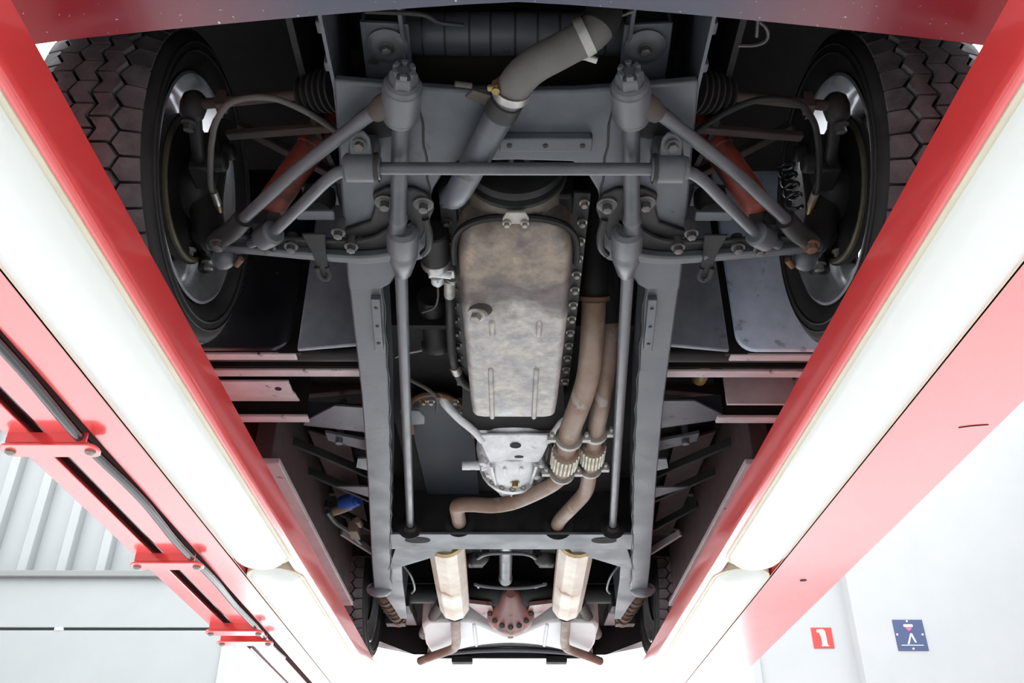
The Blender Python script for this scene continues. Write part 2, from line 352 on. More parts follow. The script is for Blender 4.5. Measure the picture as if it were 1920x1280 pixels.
lamp(-1, .14, 2.78, 'long white lamp under the slotted red runway, nearer one')
lamp(-1, 2.80, 5.44, 'long white lamp under the slotted red runway, farther one')
lamp(1, .14, 2.78, 'long white lamp under the plain red runway, nearer one')
lamp(1, 2.80, 5.44, 'long white lamp under the plain red runway, farther one')

# ================================================================== the car (car-centred X)
CX = .012
WB0, WB1, HW, RT = 1.562, 4.62, 1.37, .37
car = empty('car', (CX, (WB0+WB1)/2, ZC+1.0))
tag(car, 'old red car raised on the red lift, its grey chassis and engine seen from below', 'car')
def part(name, mb, m, parent=car, bev=0., smooth=40, label=None, kind=None):
    return build(name, mb, m, parent, bev, smooth, (CX,0,0), label, kind)
def both(name, fn, m, parent=car, **k):
    return {s: part(name, fn().sx(s), m, parent[s] if isinstance(parent, dict) else parent, **k) for s in (-1, 1)}

# ---- body shell
xs = [i*.92/12 for i in range(-12, 13)]
R = []
for x in xs:
    a = abs(x); y0 = .888+.075*(a/.75)**1.25+(.12*(max(0,a-.74)/.18)**2); hh = 1.15-.006*(a/.9)+.05*(max(0,a-.76)/.16)**2
    sec = [(y0+.004,hh+.012),(y0,hh),(y0-.03,hh+.002),(y0-.09,hh+.012),(y0-.16,hh+.05),(y0-.215,hh+.13),(y0-.23,hh+.26),(y0-.22,hh+.262),(y0-.20,hh+.13),(y0-.15,hh+.062),(y0-.085,hh+.026),(y0-.02,hh+.016)]
    R.append([(x,y,h) for y,h in sec])
part('front_valance', MB().rings(R), 'valance', label='maroon painted front valance with a painted dark reflection')
R = []
for x in xs:
    a = abs(x); y0 = .888+.075*(a/.75)**1.25+(.12*(max(0,a-.74)/.18)**2); hh = 1.15-.006*(a/.9)+.05*(max(0,a-.76)/.16)**2
    R.append([(x,y0-.235,hh+.255),(x,y0-.25,hh+.45),(x,y0-.22,1.97),(x,y0-.18,1.97),(x,y0-.21,hh+.45),(x,y0-.20,hh+.26)])
part('nose_panel', MB().rings(R), 'bodyred', smooth=50)
part('front_bumper', MB().lathe([(0,.02),(.03,.045),(.87,.05),(1.71,.045),(1.74,.02)], (-.87,.60,1.50), (1,0,0), 18), 'chrome', smooth=60)
def side():
    P = [(.95,1.32)]
    def arch(yc, r):
        return [(yc+r*math.cos(math.pi-math.pi*i/16), 1.40+r*math.sin(math.pi-math.pi*i/16)) for i in range(17)]
    P += [(1.0,1.30)]
    P += [(WB0-.42,1.27)]+arch(WB0,.41)+[(WB0+.42,1.18),(2.2,1.16),(4.1,1.16),(WB1-.42,1.18)]+arch(WB1,.40)+[(WB1+.42,1.28),(5.85,1.30),(5.9,1.95),(.75,1.95),(.80,1.45)]
    return MB().prism([(.955,y,h) for y,h in P], (.012,0,0))
both('side_panel', side, 'bodyred')
part('sky_block_plate', MB().box(-.955,.955,.68,5.9,1.95,1.98), 'under')  # unseen flat plate added to keep the sky out of the shell
part('bulkhead', MB().box(-.95,.95,2.11,2.13,1.36,1.95), 'under')
part('floor_pan', MB().box(-.76,.76,2.13,4.35,1.46,1.48), 'under')
part('boot_bulkhead', MB().box(-.76,.76,4.955,4.965,1.51,1.75), 'under')
part('boot_floor', MB().box(-.76,.76,4.95,5.84,1.50,1.52).box(-.66,.66,4.35,4.95,1.72,1.74).box(-.66,.66,4.34,4.36,1.46,1.74), 'under')
both('inner_wing', lambda: MB().prism([(.40,.94,1.34),(.40,1.35,1.34),(.415,1.7,1.5),(.43,2.10,1.5),(.43,2.10,1.9),(.40,.94,1.9)], (.012,0,0)), 'archpanel')
both('wing_baffle', lambda: MB().box(.41,.94,1.16,1.172,1.47,1.94), 'archpanel')
both('wheel_arch', lambda: MB().rings([[(x, WB0+r*math.cos(math.pi-math.pi*i/16), 1.40+r*math.sin(math.pi-math.pi*i/16)) for x, r in ((.42,.515),(.95,.515),(.95,.525),(.42,.525))] for i in range(13)]), 'under')
both('rear_wheel_arch', lambda: MB().rings([[(x, WB1+r*math.cos(math.pi-math.pi*i/16), 1.40+r*math.sin(math.pi-math.pi*i/16)) for x, r in ((.66,.42),(.95,.42),(.95,.43),(.66,.43))] for i in range(17)]).box(.655,.665,4.3,5.05,1.55,1.9), 'under')
# forward-facing splash panels behind the front wheels
def splash(x0, x1, r, rise=0.):
    P = [(x1,1.9),(x1,1.258)]+[(x0+r-r*math.sin(a), 1.258+rise+r-r*math.cos(a)) for a in [math.pi/2*i/6 for i in range(7)]]+[(x0,1.9)]
    return MB().prism([(x,2.07,h) for x,h in P], (0,.014,0))
for s in (-1, 1):
    part('splash_panel', splash(.60,.86,.05).sx(s), 'blackgloss' if s < 0 else 'bluereflect', bev=.005)
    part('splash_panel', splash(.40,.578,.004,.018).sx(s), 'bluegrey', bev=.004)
    part('panel_strip', MB().box(.57,.63,2.086,2.10,1.256,1.9).sx(s), 'black')
# sills, floor bearers
si = both('sill', lambda: MB().box(.74,.80,2.56,4.12,1.165,1.45), 'pinkdark', bev=.004)
both('sill_flange', lambda: MB().box(.715,.79,2.56,4.12,1.146,1.165), 'pinkish', si, bev=.003)
both('body_bearer', lambda: MB().box(.585,.92,2.088,2.118,1.252,1.26), 'pinkish', bev=.002)
both('bearer_tube', lambda: MB().cyl((.40,2.165,1.30),(.92,2.165,1.30),.021), 'armdark')
be_ = both('body_bearer', lambda: MB().box(.40,.92,2.222,2.258,1.280,1.288), 'pinkish', bev=.002)
both('bearer_web', lambda: MB().box(.40,.92,2.215,2.222,1.289,1.45), 'under', be_)
for s in (-1, 1):
    x0, ya, yb = (.648, 2.285, 2.365) if s < 0 else (.645, 2.275, 2.425)
    jb = part('jacking_box', (MB().box(x0,.92,ya,yb,1.278,1.286) if s < 0 else MB().box(x0,.92,2.415,2.425,1.278,1.43)).sx(s), 'pinkish', bev=.002)
    if s < 0:
        part('box_slope', MB().prism([(x0,yb,1.286),(.92,yb,1.286),(.92,2.44,1.298),(x0,2.44,1.298)],(0,0,.005)).sx(s), 'pinkish', jb)
        part('box_hole', MB().cyl((-.685,2.325,1.2765),(-.685,2.325,1.279),.010), 'black', jb)
    part('box_lip', MB().box(.628,.92,2.478,2.516,1.264,1.274).sx(s), 'pinkish', jb, bev=.002)
    part('box_web', MB().box(.64,.92,2.51,2.516,1.275,1.45).sx(s), 'under', jb)
for i, (y, x0, x1, h) in enumerate(((2.78,.49,.75,1.31),(3.05,.51,.75,1.32),(3.40,.56,.74,1.33),(3.75,.59,.73,1.34))):
    both('floor_brace', lambda: MB().bar((x0-.01,y+.22,h-.02),(x1,y,h+.02),.014,.03), 'armdark' if i < 3 else 'pinkish', bev=.002)
for y in (2.62,3.0,3.45,3.85):
    both('floor_rib', lambda: MB().prism([(.46,y,1.46),(.76,y,1.46),(.76,y,1.41),(.48,y,1.44)], (0,.03,0)), 'pinkdark', bev=.003)
both('floor_tray', lambda: MB().plate([(.58,2.95),(.71,2.85),(.71,3.9),(.63,3.9)],1.40,1.408), 'pinkdark')
# ---- chassis frame
ST = [(1.30,.340,1.22,1.36),(1.365,.347,1.22,1.36),(1.65,.378,1.22,1.36),(2.255,.428,1.22,1.36),(2.8,.483,1.22,1.36),(3.38,.548,1.22,1.36),(3.8,.594,1.22,1.37),(4.12,.626,1.225,1.38),(4.30,.640,1.255,1.40),(4.55,.648,1.34,1.47),(4.9,.648,1.42,1.52),(5.6,.648,1.44,1.52)]
RW = .08
def xo(y):
    for (a, xa, *_), (b, xb, *_) in zip(ST, ST[1:]):
        if a <= y <= b: return xa+(xb-xa)*(y-a)/(b-a)
    return ST[-1][1]
def rail(): return MB().rings([[(x-RW,y,h0),(x,y,h0),(x,y,h1),(x-RW,y,h1)] for y,x,h0,h1 in ST])
fr = both('chassis_rail', rail, 'frame', bev=.004, label='grey box section chassis rail')
both('weld_seam', lambda: MB().tube([(xo(y)-RW+.003*math.sin(y*37), y, 1.2195) for y in [1.68+i*.06 for i in range(40)]], .0028, 6, 2), 'armdark', fr)
# front cross member, a wide box with an arched engine opening
half = [(.0,1.125),(.10,1.123),(.22,1.112),(.317,1.10),(.347,1.365),(.378,1.65),(.385,1.73),(.31,1.73),(.285,1.71),(.262,1.665),(.24,1.63),(.205,1.615),(.186,1.58),(.184,1.46),(.165,1.385),(.135,1.325),(.11,1.302),(.0,1.298)]
poly = half+[(-x,y) for x,y in half[::-1] if x > 0]
cm = part('front_crossmember', MB().plate(poly,1.214,1.232), 'frame', bev=.005, smooth=30)
part('crossmember_web', MB().prism([(-.30,1.29,1.232),(-.30,1.29,1.36),(.30,1.29,1.36),(.30,1.29,1.232)],(0,.008,0)), 'black', cm)
both('crossmember_web', lambda: MB().prism([(.19,1.30,1.232),(.19,1.60,1.232),(.19,1.60,1.36),(.19,1.30,1.36)],(.008,0,0)), 'black', cm)
both('weld_seam', lambda: MB().tube([(.172+.002*math.sin(i*2.1), 1.14+i*.03, 1.2135) for i in range(10)],.0022,6,2), 'armdark', cm)
both('recess_shade_plate', lambda: MB().plate([(.228,1.175),(.262,1.155),(.30,1.19),(.306,1.232),(.25,1.238),(.226,1.232)],1.2125,1.2145), 'black', cm)  # thin black plate painted in for the dark of an opening
stp = part('mounting_strip', MB().box(-.03,.142,1.222,1.256,1.196,1.214), 'frame', cm, bev=.003)
for x in (-.012,.055,.124): part('strip_hole', MB().cyl((x,1.239,1.1945),(x,1.239,1.197),.005,n=12), 'black', cm)
for s in (-1, 1):
    o = part('mounting_strip', MB().prism([(xo(1.76)-.072,1.76,1.206),(xo(1.76)-.050,1.76,1.206),(xo(1.99)-.050,1.99,1.206),(xo(1.99)-.072,1.99,1.206)],(0,0,.014)).sx(s), 'frame', fr[s], bev=.002)
    for y in (1.795,1.875,1.955): part('strip_hole', MB().cyl((xo(y)-.061,y,1.2045),(xo(y)-.061,y,1.207),.0045,n=12).sx(s), 'black', fr[s])
both('front_horn_plate', lambda: MB().prism([(.318,1.13,1.225),(.311,.92,1.20),(.311,.92,1.42),(.335,1.31,1.42),(.335,1.31,1.235)],(.006,0,0)), 'frame', fr)
both('flange_tab', lambda: MB().box(.317,.332,.99,1.015,1.23,1.25), 'frame', fr, bev=.003)
both('flange_tab', lambda: MB().box(.318,.334,1.08,1.10,1.235,1.26), 'frame', fr, bev=.003)
# rear cross member
rc = part('rear_crossmember', MB().plate([(-.475,3.385),(.475,3.385),(.495,3.56),(-.495,3.56)],1.218,1.23), 'frame', bev=.003)
part('crossmember_web', MB().box(-.47,.47,3.392,3.404,1.23,1.46), 'black', rc)
part('crossmember_web', MB().box(-.49,.49,3.545,3.556,1.23,1.42), 'black', rc)
for x in (-.37,.365):
    part('slot_hole', MB().prism([(x+.05*math.cos(a),3.45+.032*math.sin(a),1.216) for a in [2*math.pi*i/20 for i in range(20)]],(0,0,.003)), 'under', rc)
both('gusset', lambda: MB().plate([(.47,3.56),(.235,3.56),(.25,3.60),(.515,3.83),(.53,3.83)],1.219,1.227), 'frame', fr, bev=.002)
both('kickup_plate', lambda: MB().plate([(.515,3.83),(.60,4.14),(.598,4.24),(.578,4.46),(.562,4.68),(.53,4.68),(.512,4.42),(.490,4.05),(.470,3.83)],1.236,1.244).prism([(.515,3.86,1.244),(.515,3.86,1.40),(.53,4.64,1.45),(.545,4.66,1.244)],(.006,0,0)), 'frame', fr, bev=.002)
both('spring_perch', lambda: MB().ball((.61,4.17,1.235),.06,16,(1,1,.55)), 'frame', fr)
# outriggers
def outr(s):
    if s < 0: P = [(.42,2.415,1.262),(.455,2.405,1.258),(.53,2.39,1.255),(.645,2.53,1.275),(.655,2.555,1.275),(.46,2.575,1.262)]
    else: P = [(.40,2.365,1.262),(.45,2.36,1.258),(.535,2.36,1.258),(.65,2.485,1.275),(.655,2.505,1.275),(.455,2.545,1.262)]
    b = MB().prism(P, (0,0,.006)); b.prism([P[3],P[4],(P[4][0],P[4][1],1.45),(P[3][0],P[3][1],1.45)],(0,.004,0)); return b.prism([P[5],P[4],(P[4][0],P[4][1],1.36),(P[5][0],P[5][1],1.36)],(0,.005,0)).sx(s)
for s in (-1, 1):
    part('outrigger', outr(s), 'frame', fr[s], bev=.002)
    part('outrigger_tab', MB().plate([(xo(2.78)-.02,2.70),(xo(2.78)+.02,2.70),(xo(2.78)+.035,2.77),(xo(2.78)-.01,2.80)],1.226,1.232).sx(s), 'frame', fr[s])
    part('outrigger_spike', MB().prism([(xo(2.98)-.02,2.95,1.232),(xo(3)+.005,2.95,1.232),(.622,2.99,1.25),(xo(3.05)-.01,3.05,1.232)],(0,0,.006)).sx(s), 'frame', fr[s])
    part('floor_bracket', MB().prism([(.47,2.66,1.27),(.60,2.62,1.28),(.60,2.68,1.28),(.47,2.74,1.27)],(0,0,.012)).cyl((.56,2.66,1.26),(.56,2.66,1.42),.012).sx(s), 'frame', fr[s], bev=.002)

# ---- radiator, hoses, front mountings
rad = part('radiator', MB().box(-.215,.215,1.10,1.165,1.37,1.80), 'black', bev=.004)
part('radiator_tank', MB().lathe([(0,.034),(.01,.04),(.40,.04),(.41,.034)], (-.205,1.128,1.37), (1,0,0), 20), 'frame', rad)
for i in range(9): part('tank_band', MB().lathe([(0,.0412),(.004,.0412)], (-.175+i*.042+.006*random.random(),1.128,1.37), (1,0,0), 20), 'armdark', rad)
part('undertray', MB().prism([(-.31,1.16,1.36),(.31,1.16,1.36),(.31,1.40,1.345),(-.31,1.40,1.345)],(0,0,.006)), 'undertray')
part('front_crossbar', MB().box(-.30,.30,.945,.985,1.33,1.40), 'black', bev=.006)
part('stay_rod', MB().tube([(-.25,.985,1.25),(-.16,.99,1.25),(-.13,1.01,1.255),(-.09,1.02,1.26)],.004,8), 'armdark')
part('stay_rod', MB().tube([(.10,1.00,1.24),(.15,1.0,1.25),(.195,.99,1.26)],.003,8), 'bolt')
for s in (-1, 1):
    b = part('mount_bracket', MB().plate([(.188,1.05),(.272,1.045),(.278,1.185),(.19,1.18)],1.298,1.306).box(.266,.272,1.05,1.17,1.306,1.40).sx(s), 'frame', bev=.002)
    part('mount_rubber', MB().lathe([(0,.036),(.006,.037),(.009,.030),(.011,.027),(.012,.016),(.010,.012)], (s*.229,1.092,1.298), (0,0,-1), 24), 'arm', b)
    part('mount_bolt', MB().bolt((s*.229,1.092,1.289),(0,0,-1),.0095,.010), 'bolt', b)
    part('bracket_stay', MB().box(.196,.204,.96,1.16,1.29,1.34).sx(s), 'frame', b, bev=.002)
hp = [(.150,.985,1.30),(.142,.992,1.25),(.125,1.003,1.222),(.08,1.022,1.205),(.030,1.044,1.19),(.004,1.066,1.18),(-.006,1.088,1.18),(-.010,1.10,1.18)]
hs = part('radiator_hose', MB().tube(hp,.0295,18,6), 'hose', smooth=60, label='grey rubber radiator hose')
part('hose_sleeve', MB().tube([(.150,.985,1.30),(.146,.989,1.27),(.141,.993,1.245),(.131,.999,1.228)],.0315,18,5), 'rubber', hs)
def clampat(p, d, r): return MB().lathe([(-.008,r),(-.008,r+.002),(.008,r+.002),(.008,r)], p, d, 24, cap=False)
c1 = part('hose_clamp', clampat((.112,1.008,1.217),(-.9,.4,-.25),.0305), 'zinc', hs)
part('clamp_screw', MB().cyl((.105,1.035,1.205),(.135,1.042,1.20),.006).box(.10,.118,1.028,1.04,1.197,1.21), 'steel', hs, bev=.001)
part('hose_clamp', clampat((-.008,1.092,1.18),(-.2,1,0),.031), 'steel', hs)
part('clamp_screw', MB().cyl((-.047,1.078,1.173),(-.030,1.072,1.168),.006).cyl((-.035,1.075,1.16),(-.035,1.078,1.185),.007), 'brass', hs)
wp = part('water_pipe', MB().tube([(-.008,1.085,1.18),(-.016,1.115,1.18),(-.034,1.16,1.181),(-.052,1.205,1.182),(-.10,1.335,1.192),(-.118,1.385,1.205),(-.130,1.425,1.235),(-.135,1.45,1.29)],.0265,18,6), 'frame', smooth=60)
part('pipe_band', MB().lathe([(-.018,.0265),(-.016,.030),(.016,.030),(.018,.0265)], (-.022,1.128,1.18), (-.38,1,0), 20, cap=False), 'armdark', wp)
part('pipe_bracket', MB().prism([(-.028,1.105,1.175),(-.075,1.095,1.185),(-.09,1.12,1.195),(-.075,1.14,1.205),(-.034,1.135,1.185)],(0,0,.006)).cyl((-.105,1.075,1.18),(-.075,1.08,1.18),.005), 'rustarm', wp, bev=.002)

# ---- front suspension
for s in (-1, 1):
    # torsion bar line with its front bush, nut, tube, pivot housing, bar
    tb = part('torsion_bar', MB().cyl((.252,1.63,1.195),(.395,3.392,1.25),.0148,n=14).sx(s), 'arm')
    part('bar_tube', MB().lathe([(0,.0165),(.27,.0165),(.275,.020),(.285,.020),(.30,.0165),(.33,.024)], (.205,1.165,1.188), (.04,.325,.002), 18).sx(s), 'arm', tb, smooth=60)
    part('pivot_housing', MB().lathe([(0,.024),(.008,.033),(.065,.034),(.075,.031),(.085,.033),(.10,.031),(.155,.019),(.165,.0135)], (.2335,1.475,1.19), (.04,.45,.0), 22).sx(s), 'arm', tb, smooth=35)
    bu = part('front_bush', MB().lathe([(0,.024),(.004,.030),(.012,.032),(.014,.0345),(.082,.0345),(.088,.031),(.094,.031),(.098,.018)], (.190,1.062,1.172), (.02,.12,.012), 26).sx(s), 'arm', tb, smooth=30)
    part('castle_nut', MB().lathe([(0,.021),(.003,.0235),(.018,.0245),(.024,.0245)], (.1865,1.041,1.169), (.02,.12,.012), 6).sx(s), 'arm', tb, smooth=20)
    ax_ = V(.02,.12,.012).normalized(); _, u_, v_ = basis(ax_); c_ = V(.1865,1.041,1.169)
    for k in range(6):
        RR_ = []
        for q in range(4):
            a = 2*math.pi*(k+.5)/6+math.radians(38)*(q/3-.5); e_ = u_*math.cos(a)+v_*math.sin(a)
            RR_.append([c_+e_*.0115, c_+e_*.0195, c_+e_*.0195-ax_*.010, c_+e_*.0115-ax_*.010])
        part('nut_castellation', MB().rings(RR_).sx(s), 'arm', tb, bev=.001)
    part('bar_anchor', MB().lathe([(0,.05),(.006,.05),(.010,.03),(.03,.022)], (.395,3.39,1.25), (-.05,-1,0), 20).sx(s), 'black', tb)
    # tension strut
    st = part('tension_strut', MB().tube([(.222,1.115,1.178),(.25,1.138,1.178),(.40,1.275,1.178),(.53,1.405,1.172),(.562,1.437,1.171)], lambda t: .0125+.004*max(0,1-t*6)+.004*max(0,(t-.9)*10), 14, 6).sx(s), 'arm')
    part('strut_boss', MB().lathe([(0,.020),(.03,.022),(.05,.017)], (.212,1.107,1.176), (.75,.68,0), 14).sx(s), 'rustarm' , st)
    part('strut_fork', MB().tube([(.545,1.42,1.171),(.58,1.462,1.172),(.61,1.49,1.175),(.625,1.51,1.178)],.021,14,5).sx(s), 'armdark', st)
    part('strut_bolt', MB().bolt((s*.612,1.485,1.157),(0,0,-1),.012,.012), 'rust' if s > 0 else 'bolt', st)
    # lower wishbone
    wpth = [(.225,1.535,1.172),(.27,1.553,1.170),(.33,1.562,1.170),(.42,1.556,1.172),(.52,1.545,1.175),(.60,1.538,1.178),(.655,1.535,1.182)]
    P = catmull(wpth, 6); R = []
    for i, p in enumerate(P):
        t = i/(len(P)-1); wd = .026-.008*t+(.022*max(0,1-t*7)); R.append([(p.x,p.y-wd/2-.002,p.z),(p.x,p.y+wd/2,p.z),(p.x,p.y+wd/2,p.z+.022),(p.x,p.y-wd/2-.002,p.z+.022)])
    wi = part('lower_wishbone', MB().rings(R).sx(s), 'arm', bev=.005)
    part('wishbone_web', MB().plate([(.215,1.46),(.26,1.49),(.33,1.525),(.44,1.52),(.58,1.505),(.62,1.515),(.62,1.545),(.44,1.56),(.30,1.57),(.22,1.55)],1.192,1.20).sx(s), 'armdark', wi)
    part('wishbone_rib', MB().tube([(.25,1.475,1.195),(.31,1.512,1.19),(.40,1.516,1.19),(.58,1.50,1.19)],.006,8,6).sx(s), 'armdark', wi)
    for x, y in ((.345,1.522),(.365,1.475),(.472,1.522),(.52,1.528)):
        part('wishbone_bolt', MB().lathe([(-.02,.013),(.008,.013)], (s*x,y,1.188), (0,0,-1), 14).bolt((s*x,y,1.180),(0,0,-1),.010,.011), 'bolt', wi)
    dl = part('drop_tab', MB().prism([(.395,1.49,1.185),(.445,1.49,1.185),(.43,1.535,1.172),(.425,1.585,1.162),(.412,1.60,1.164),(.402,1.59,1.168),(.40,1.535,1.172)],(0,0,.006)).sx(s), 'armdark', wi, bev=.002)
    part('tab_hook', MB().tube([(.405,1.58,1.168),(.402,1.60,1.162),(.412,1.612,1.158),(.424,1.60,1.16),(.426,1.575,1.164)],.006,8,5).sx(s), 'armdark', wi)
    part('ball_joint', MB().lathe([(0,.024),(.006,.027),(.02,.026),(.03,.02),(.036,.012)], (.628,1.565,1.195), (-.02,.25,-1), 20).sx(s), 'arm', wi, smooth=60)
    part('grease_nipple', MB().cyl((.585,1.56,1.175),(.60,1.575,1.168),.007).sx(s), 'rust', wi)
    part('pivot_strap', MB().tube([(.185,1.455,1.20),(.18,1.50,1.195),(.185,1.545,1.195),(.20,1.575,1.20)],.008,8,5).sx(s), 'armdark', wi)
    pb = part('pivot_bracket', MB().prism([(.165,1.43,1.213),(.175,1.385,1.213),(.20,1.368,1.213),(.255,1.365,1.213),(.285,1.385,1.213),(.285,1.42,1.213),(.30,1.47,1.213),(.36,1.50,1.213),(.36,1.52,1.213),(.20,1.53,1.213)],(0,0,-.012)).sx(s), 'armdark', cm, bev=.004)
    for x, y in ((.185,1.408),(.262,1.402)):
        part('pivot_bolt', MB().lathe([(0,.021),(.004,.021),(.005,.017)], (s*x,y,1.2005), (0,0,-1), 18).bolt((s*x,y,1.1975),(0,0,-1),.010,.014), 'bolt', cm)
    # bump stop beside the frame
    bp = part('bump_stop', MB().lathe([(0,.034),(.02,.036),(.03,.030),(.05,.028)], (.415,1.475,1.285), (0,0,-1), 20).sx(s), 'rubber')
    part('bump_plate', MB().box(.378,.452,1.455,1.515,1.285,1.295).sx(s), 'frame', bp, bev=.002)
    # damper
    sh = part('shock_absorber', MB().lathe([(0,.012),(.012,.028),(.02,.031),(.17,.031),(.172,.034),(.30,.034)], (.515,1.455,1.215), (-.115,-.045,.21), 20).sx(s), 'shockred', smooth=40, label='orange red shock absorber')
    part('damper_eye', MB().lathe([(-.018,.019),(.018,.019)], (.527,1.462,1.195), (0,1,0), 16).sx(s), 'armdark', sh)
    # track rod with bellows, second rod
    be = MB(); prof = []
    for i in range(6): prof += [(i*.0145,.029-.0014*i),(i*.0145+.004,.045-.002*i),(i*.0145+.008,.045-.002*i)]
    tr = part('track_rod', MB().cyl((.42,1.245,1.335),(.645,1.31,1.375),.011,n=12).sx(s), 'rustarm')
    part('bellows', be.lathe(prof, (.335,1.213,1.315), (.095,.032,.018), 22).sx(s), 'rubber', tr, smooth=30)
    part('rod_clamp', MB().box(.575,.597,1.278,1.305,1.342,1.385).sx(s), 'rustarm', tr, bev=.003)
    part('rod_end', MB().lathe([(-.03,.014),(-.02,.024),(0,.027),(.02,.024),(.032,.012)], (.652,1.312,1.372), (.1,.3,-1), 18).sx(s), 'armdark', tr, smooth=60)
    part('rod_end_nut', MB().bolt((s*.656,1.324,1.337),(s*.1,.3,-1),.011,.014), 'bolt', tr)
    part('upper_arm', MB().bar((.345,1.33,1.335),(.60,1.385,1.365),.018,.016).bar((.345,1.60,1.40),(.62,1.47,1.48),.02,.02).sx(s), 'rustarm', bev=.003)
    # brake hose arc
    bh = part('brake_hose', MB().tube([(.648,1.49,1.30),(.645,1.46,1.295),(.618,1.37,1.285),(.597,1.31,1.28),(.572,1.255,1.278),(.53,1.21,1.278),(.46,1.20,1.278),(.40,1.238,1.282),(.350,1.30,1.29)],.0062,10,6).sx(s), 'rubber' if s > 0 else 'hose')
    part('hose_union', MB().cyl((.647,1.487,1.30),(.650,1.53,1.302),.009).sx(s), 'steel' if s < 0 else 'exhaust', bh)
    part('hose_union', MB().cyl((.650,1.53,1.302),(.655,1.56,1.305),.007).sx(s), 'brass', bh)
    # knuckle, hub carrier, caliper
    kn = part('steering_knuckle', MB().tube([(.632,1.565,1.20),(.668,1.572,1.25),(.69,1.565,1.33),(.685,1.54,1.42),(.665,1.50,1.52)],lambda t: .024+.012*math.sin(math.pi*t),12,6).tube([(.69,1.54,1.35),(.675,1.43,1.36),(.655,1.33,1.375)],.014,10,5).tube([(.69,1.60,1.33),(.70,1.66,1.28),(.705,1.70,1.24)],.018,10,5).sx(s), 'armdark', smooth=60)
    part('hub_carrier', MB().lathe([(0,.045),(.02,.062),(.06,.065),(.08,.055)], (.672,WB0,HW), (1,0,0), 22).sx(s), 'armdark', kn)
    ca = part('brake_caliper', MB().rings([[(.700+dx,1.655+dy*1.0,1.255+dz) for dx,dy,dz in ((-.03*k,-.055*k,.01),(.03*k,-.055*k,.02),(.035*k,.04*k,.03),(-.02*k,.055*k,.0))] for k in (1,)]+[[(.695+dx,1.64+dy,1.34+dz) for dx,dy,dz in ((-.03,-.05,.01),(.03,-.05,.02),(.035,.04,.03),(-.02,.055,.0))]]).lathe([(0,.018),(.03,.018)],(.672,1.62,1.262),(0,.1,-1),14).lathe([(0,.016),(.028,.016)],(.715,1.69,1.265),(0,.1,-1),14).lathe([(0,.022),(.035,.02)],(.66,1.66,1.29),(-1,.1,0),14).sx(s), 'armdark', bev=.006)
    part('caliper_bolt', MB().bolt((s*.70,1.675,1.25),(0,.2,-1),.011,.014).bolt((s*.735,1.64,1.262),(0,.2,-1),.009,.012), 'steel', ca)
    part('caliper_pipe', MB().tube([(.66,1.56,1.27),(.652,1.60,1.255),(.655,1.64,1.25),(.67,1.66,1.255)],.004,8,6).sx(s), 'bolt', ca)
    part('caliper_body', MB().box(.655,.70,1.45,1.52,1.33,1.44).lathe([(0,.024),(.03,.022)],(.655,1.47,1.37),(-1,0,0),14).lathe([(0,.02),(.03,.018)],(.655,1.505,1.43),(-1,0,0),14).sx(s), 'armdark', ca, bev=.006)
    if s > 0:
        part('oily_spring_coil', MB().tube([(.585+.016*math.cos(a), 1.46+.016*math.sin(a), 1.24+.0045*a) for a in [i*.5 for i in range(56)]],.0045,8,2), 'blackgloss', ca)
# anti-roll bar
ar = [(-.555,1.51,1.178),(-.515,1.482,1.172),(-.487,1.452,1.168),(-.40,1.345,1.158),(-.352,1.285,1.152),(-.318,1.258,1.15),(-.272,1.252,1.15)]
ab = part('anti_roll_bar', MB().tube(ar+[(0,1.252,1.15)]+[(-x,y,h) for x,y,h in ar[::-1]],.0118,14,6), 'arm', smooth=60, label='grey anti-roll bar across the frame')
for s in (-1, 1):
    part('bar_clamp', MB().lathe([(-.034,.021),(-.028,.027),(.024,.027),(.026,.024),(.034,.022)], (s*.283,1.252,1.152), (1,0,0), 20), 'arm', ab, smooth=30)
    k = part('clamp_saddle', MB().box(.255,.308,1.228,1.275,1.155,1.215).prism([(.262,1.23,1.160),(.304,1.23,1.160),(.302,1.20,1.172),(.292,1.188,1.178),(.274,1.188,1.178),(.264,1.20,1.172)],(0,0,.008)).sx(s), 'arm', ab, bev=.004)
    part('clamp_bolt', MB().lathe([(0,.013),(.003,.013)],(s*.283,1.205,1.165),(0,-.3,-1),16).bolt((s*.283,1.205,1.164),(0,-.3,-1),.009,.010), 'bolt', ab)
    part('clamp_bolt', MB().bolt((s*.285,1.285,1.172),(0,.6,-1),.008,.010), 'bolt', ab)
    part('clamp_band', MB().lathe([(-.004,.0285),(.004,.0285)], (s*.256,1.252,1.152), (1,0,0), 20), 'armdark', ab)
    part('end_bush', MB().lathe([(-.024,.020),(-.020,.026),(.020,.026),(.024,.020)], (s*.508,1.472,1.168), (s*.62,.55,.12), 20), 'arm', ab, smooth=30)
    part('bush_hanger', MB().bar((s*.508,1.472,1.175),(s*.50,1.455,1.25),.03,.035), 'armdark', ab, bev=.004)
    part('cross_fastening', MB().box(.372,.452,1.44,1.468,1.205,1.213).sx(s), 'frame', cm, bev=.002)

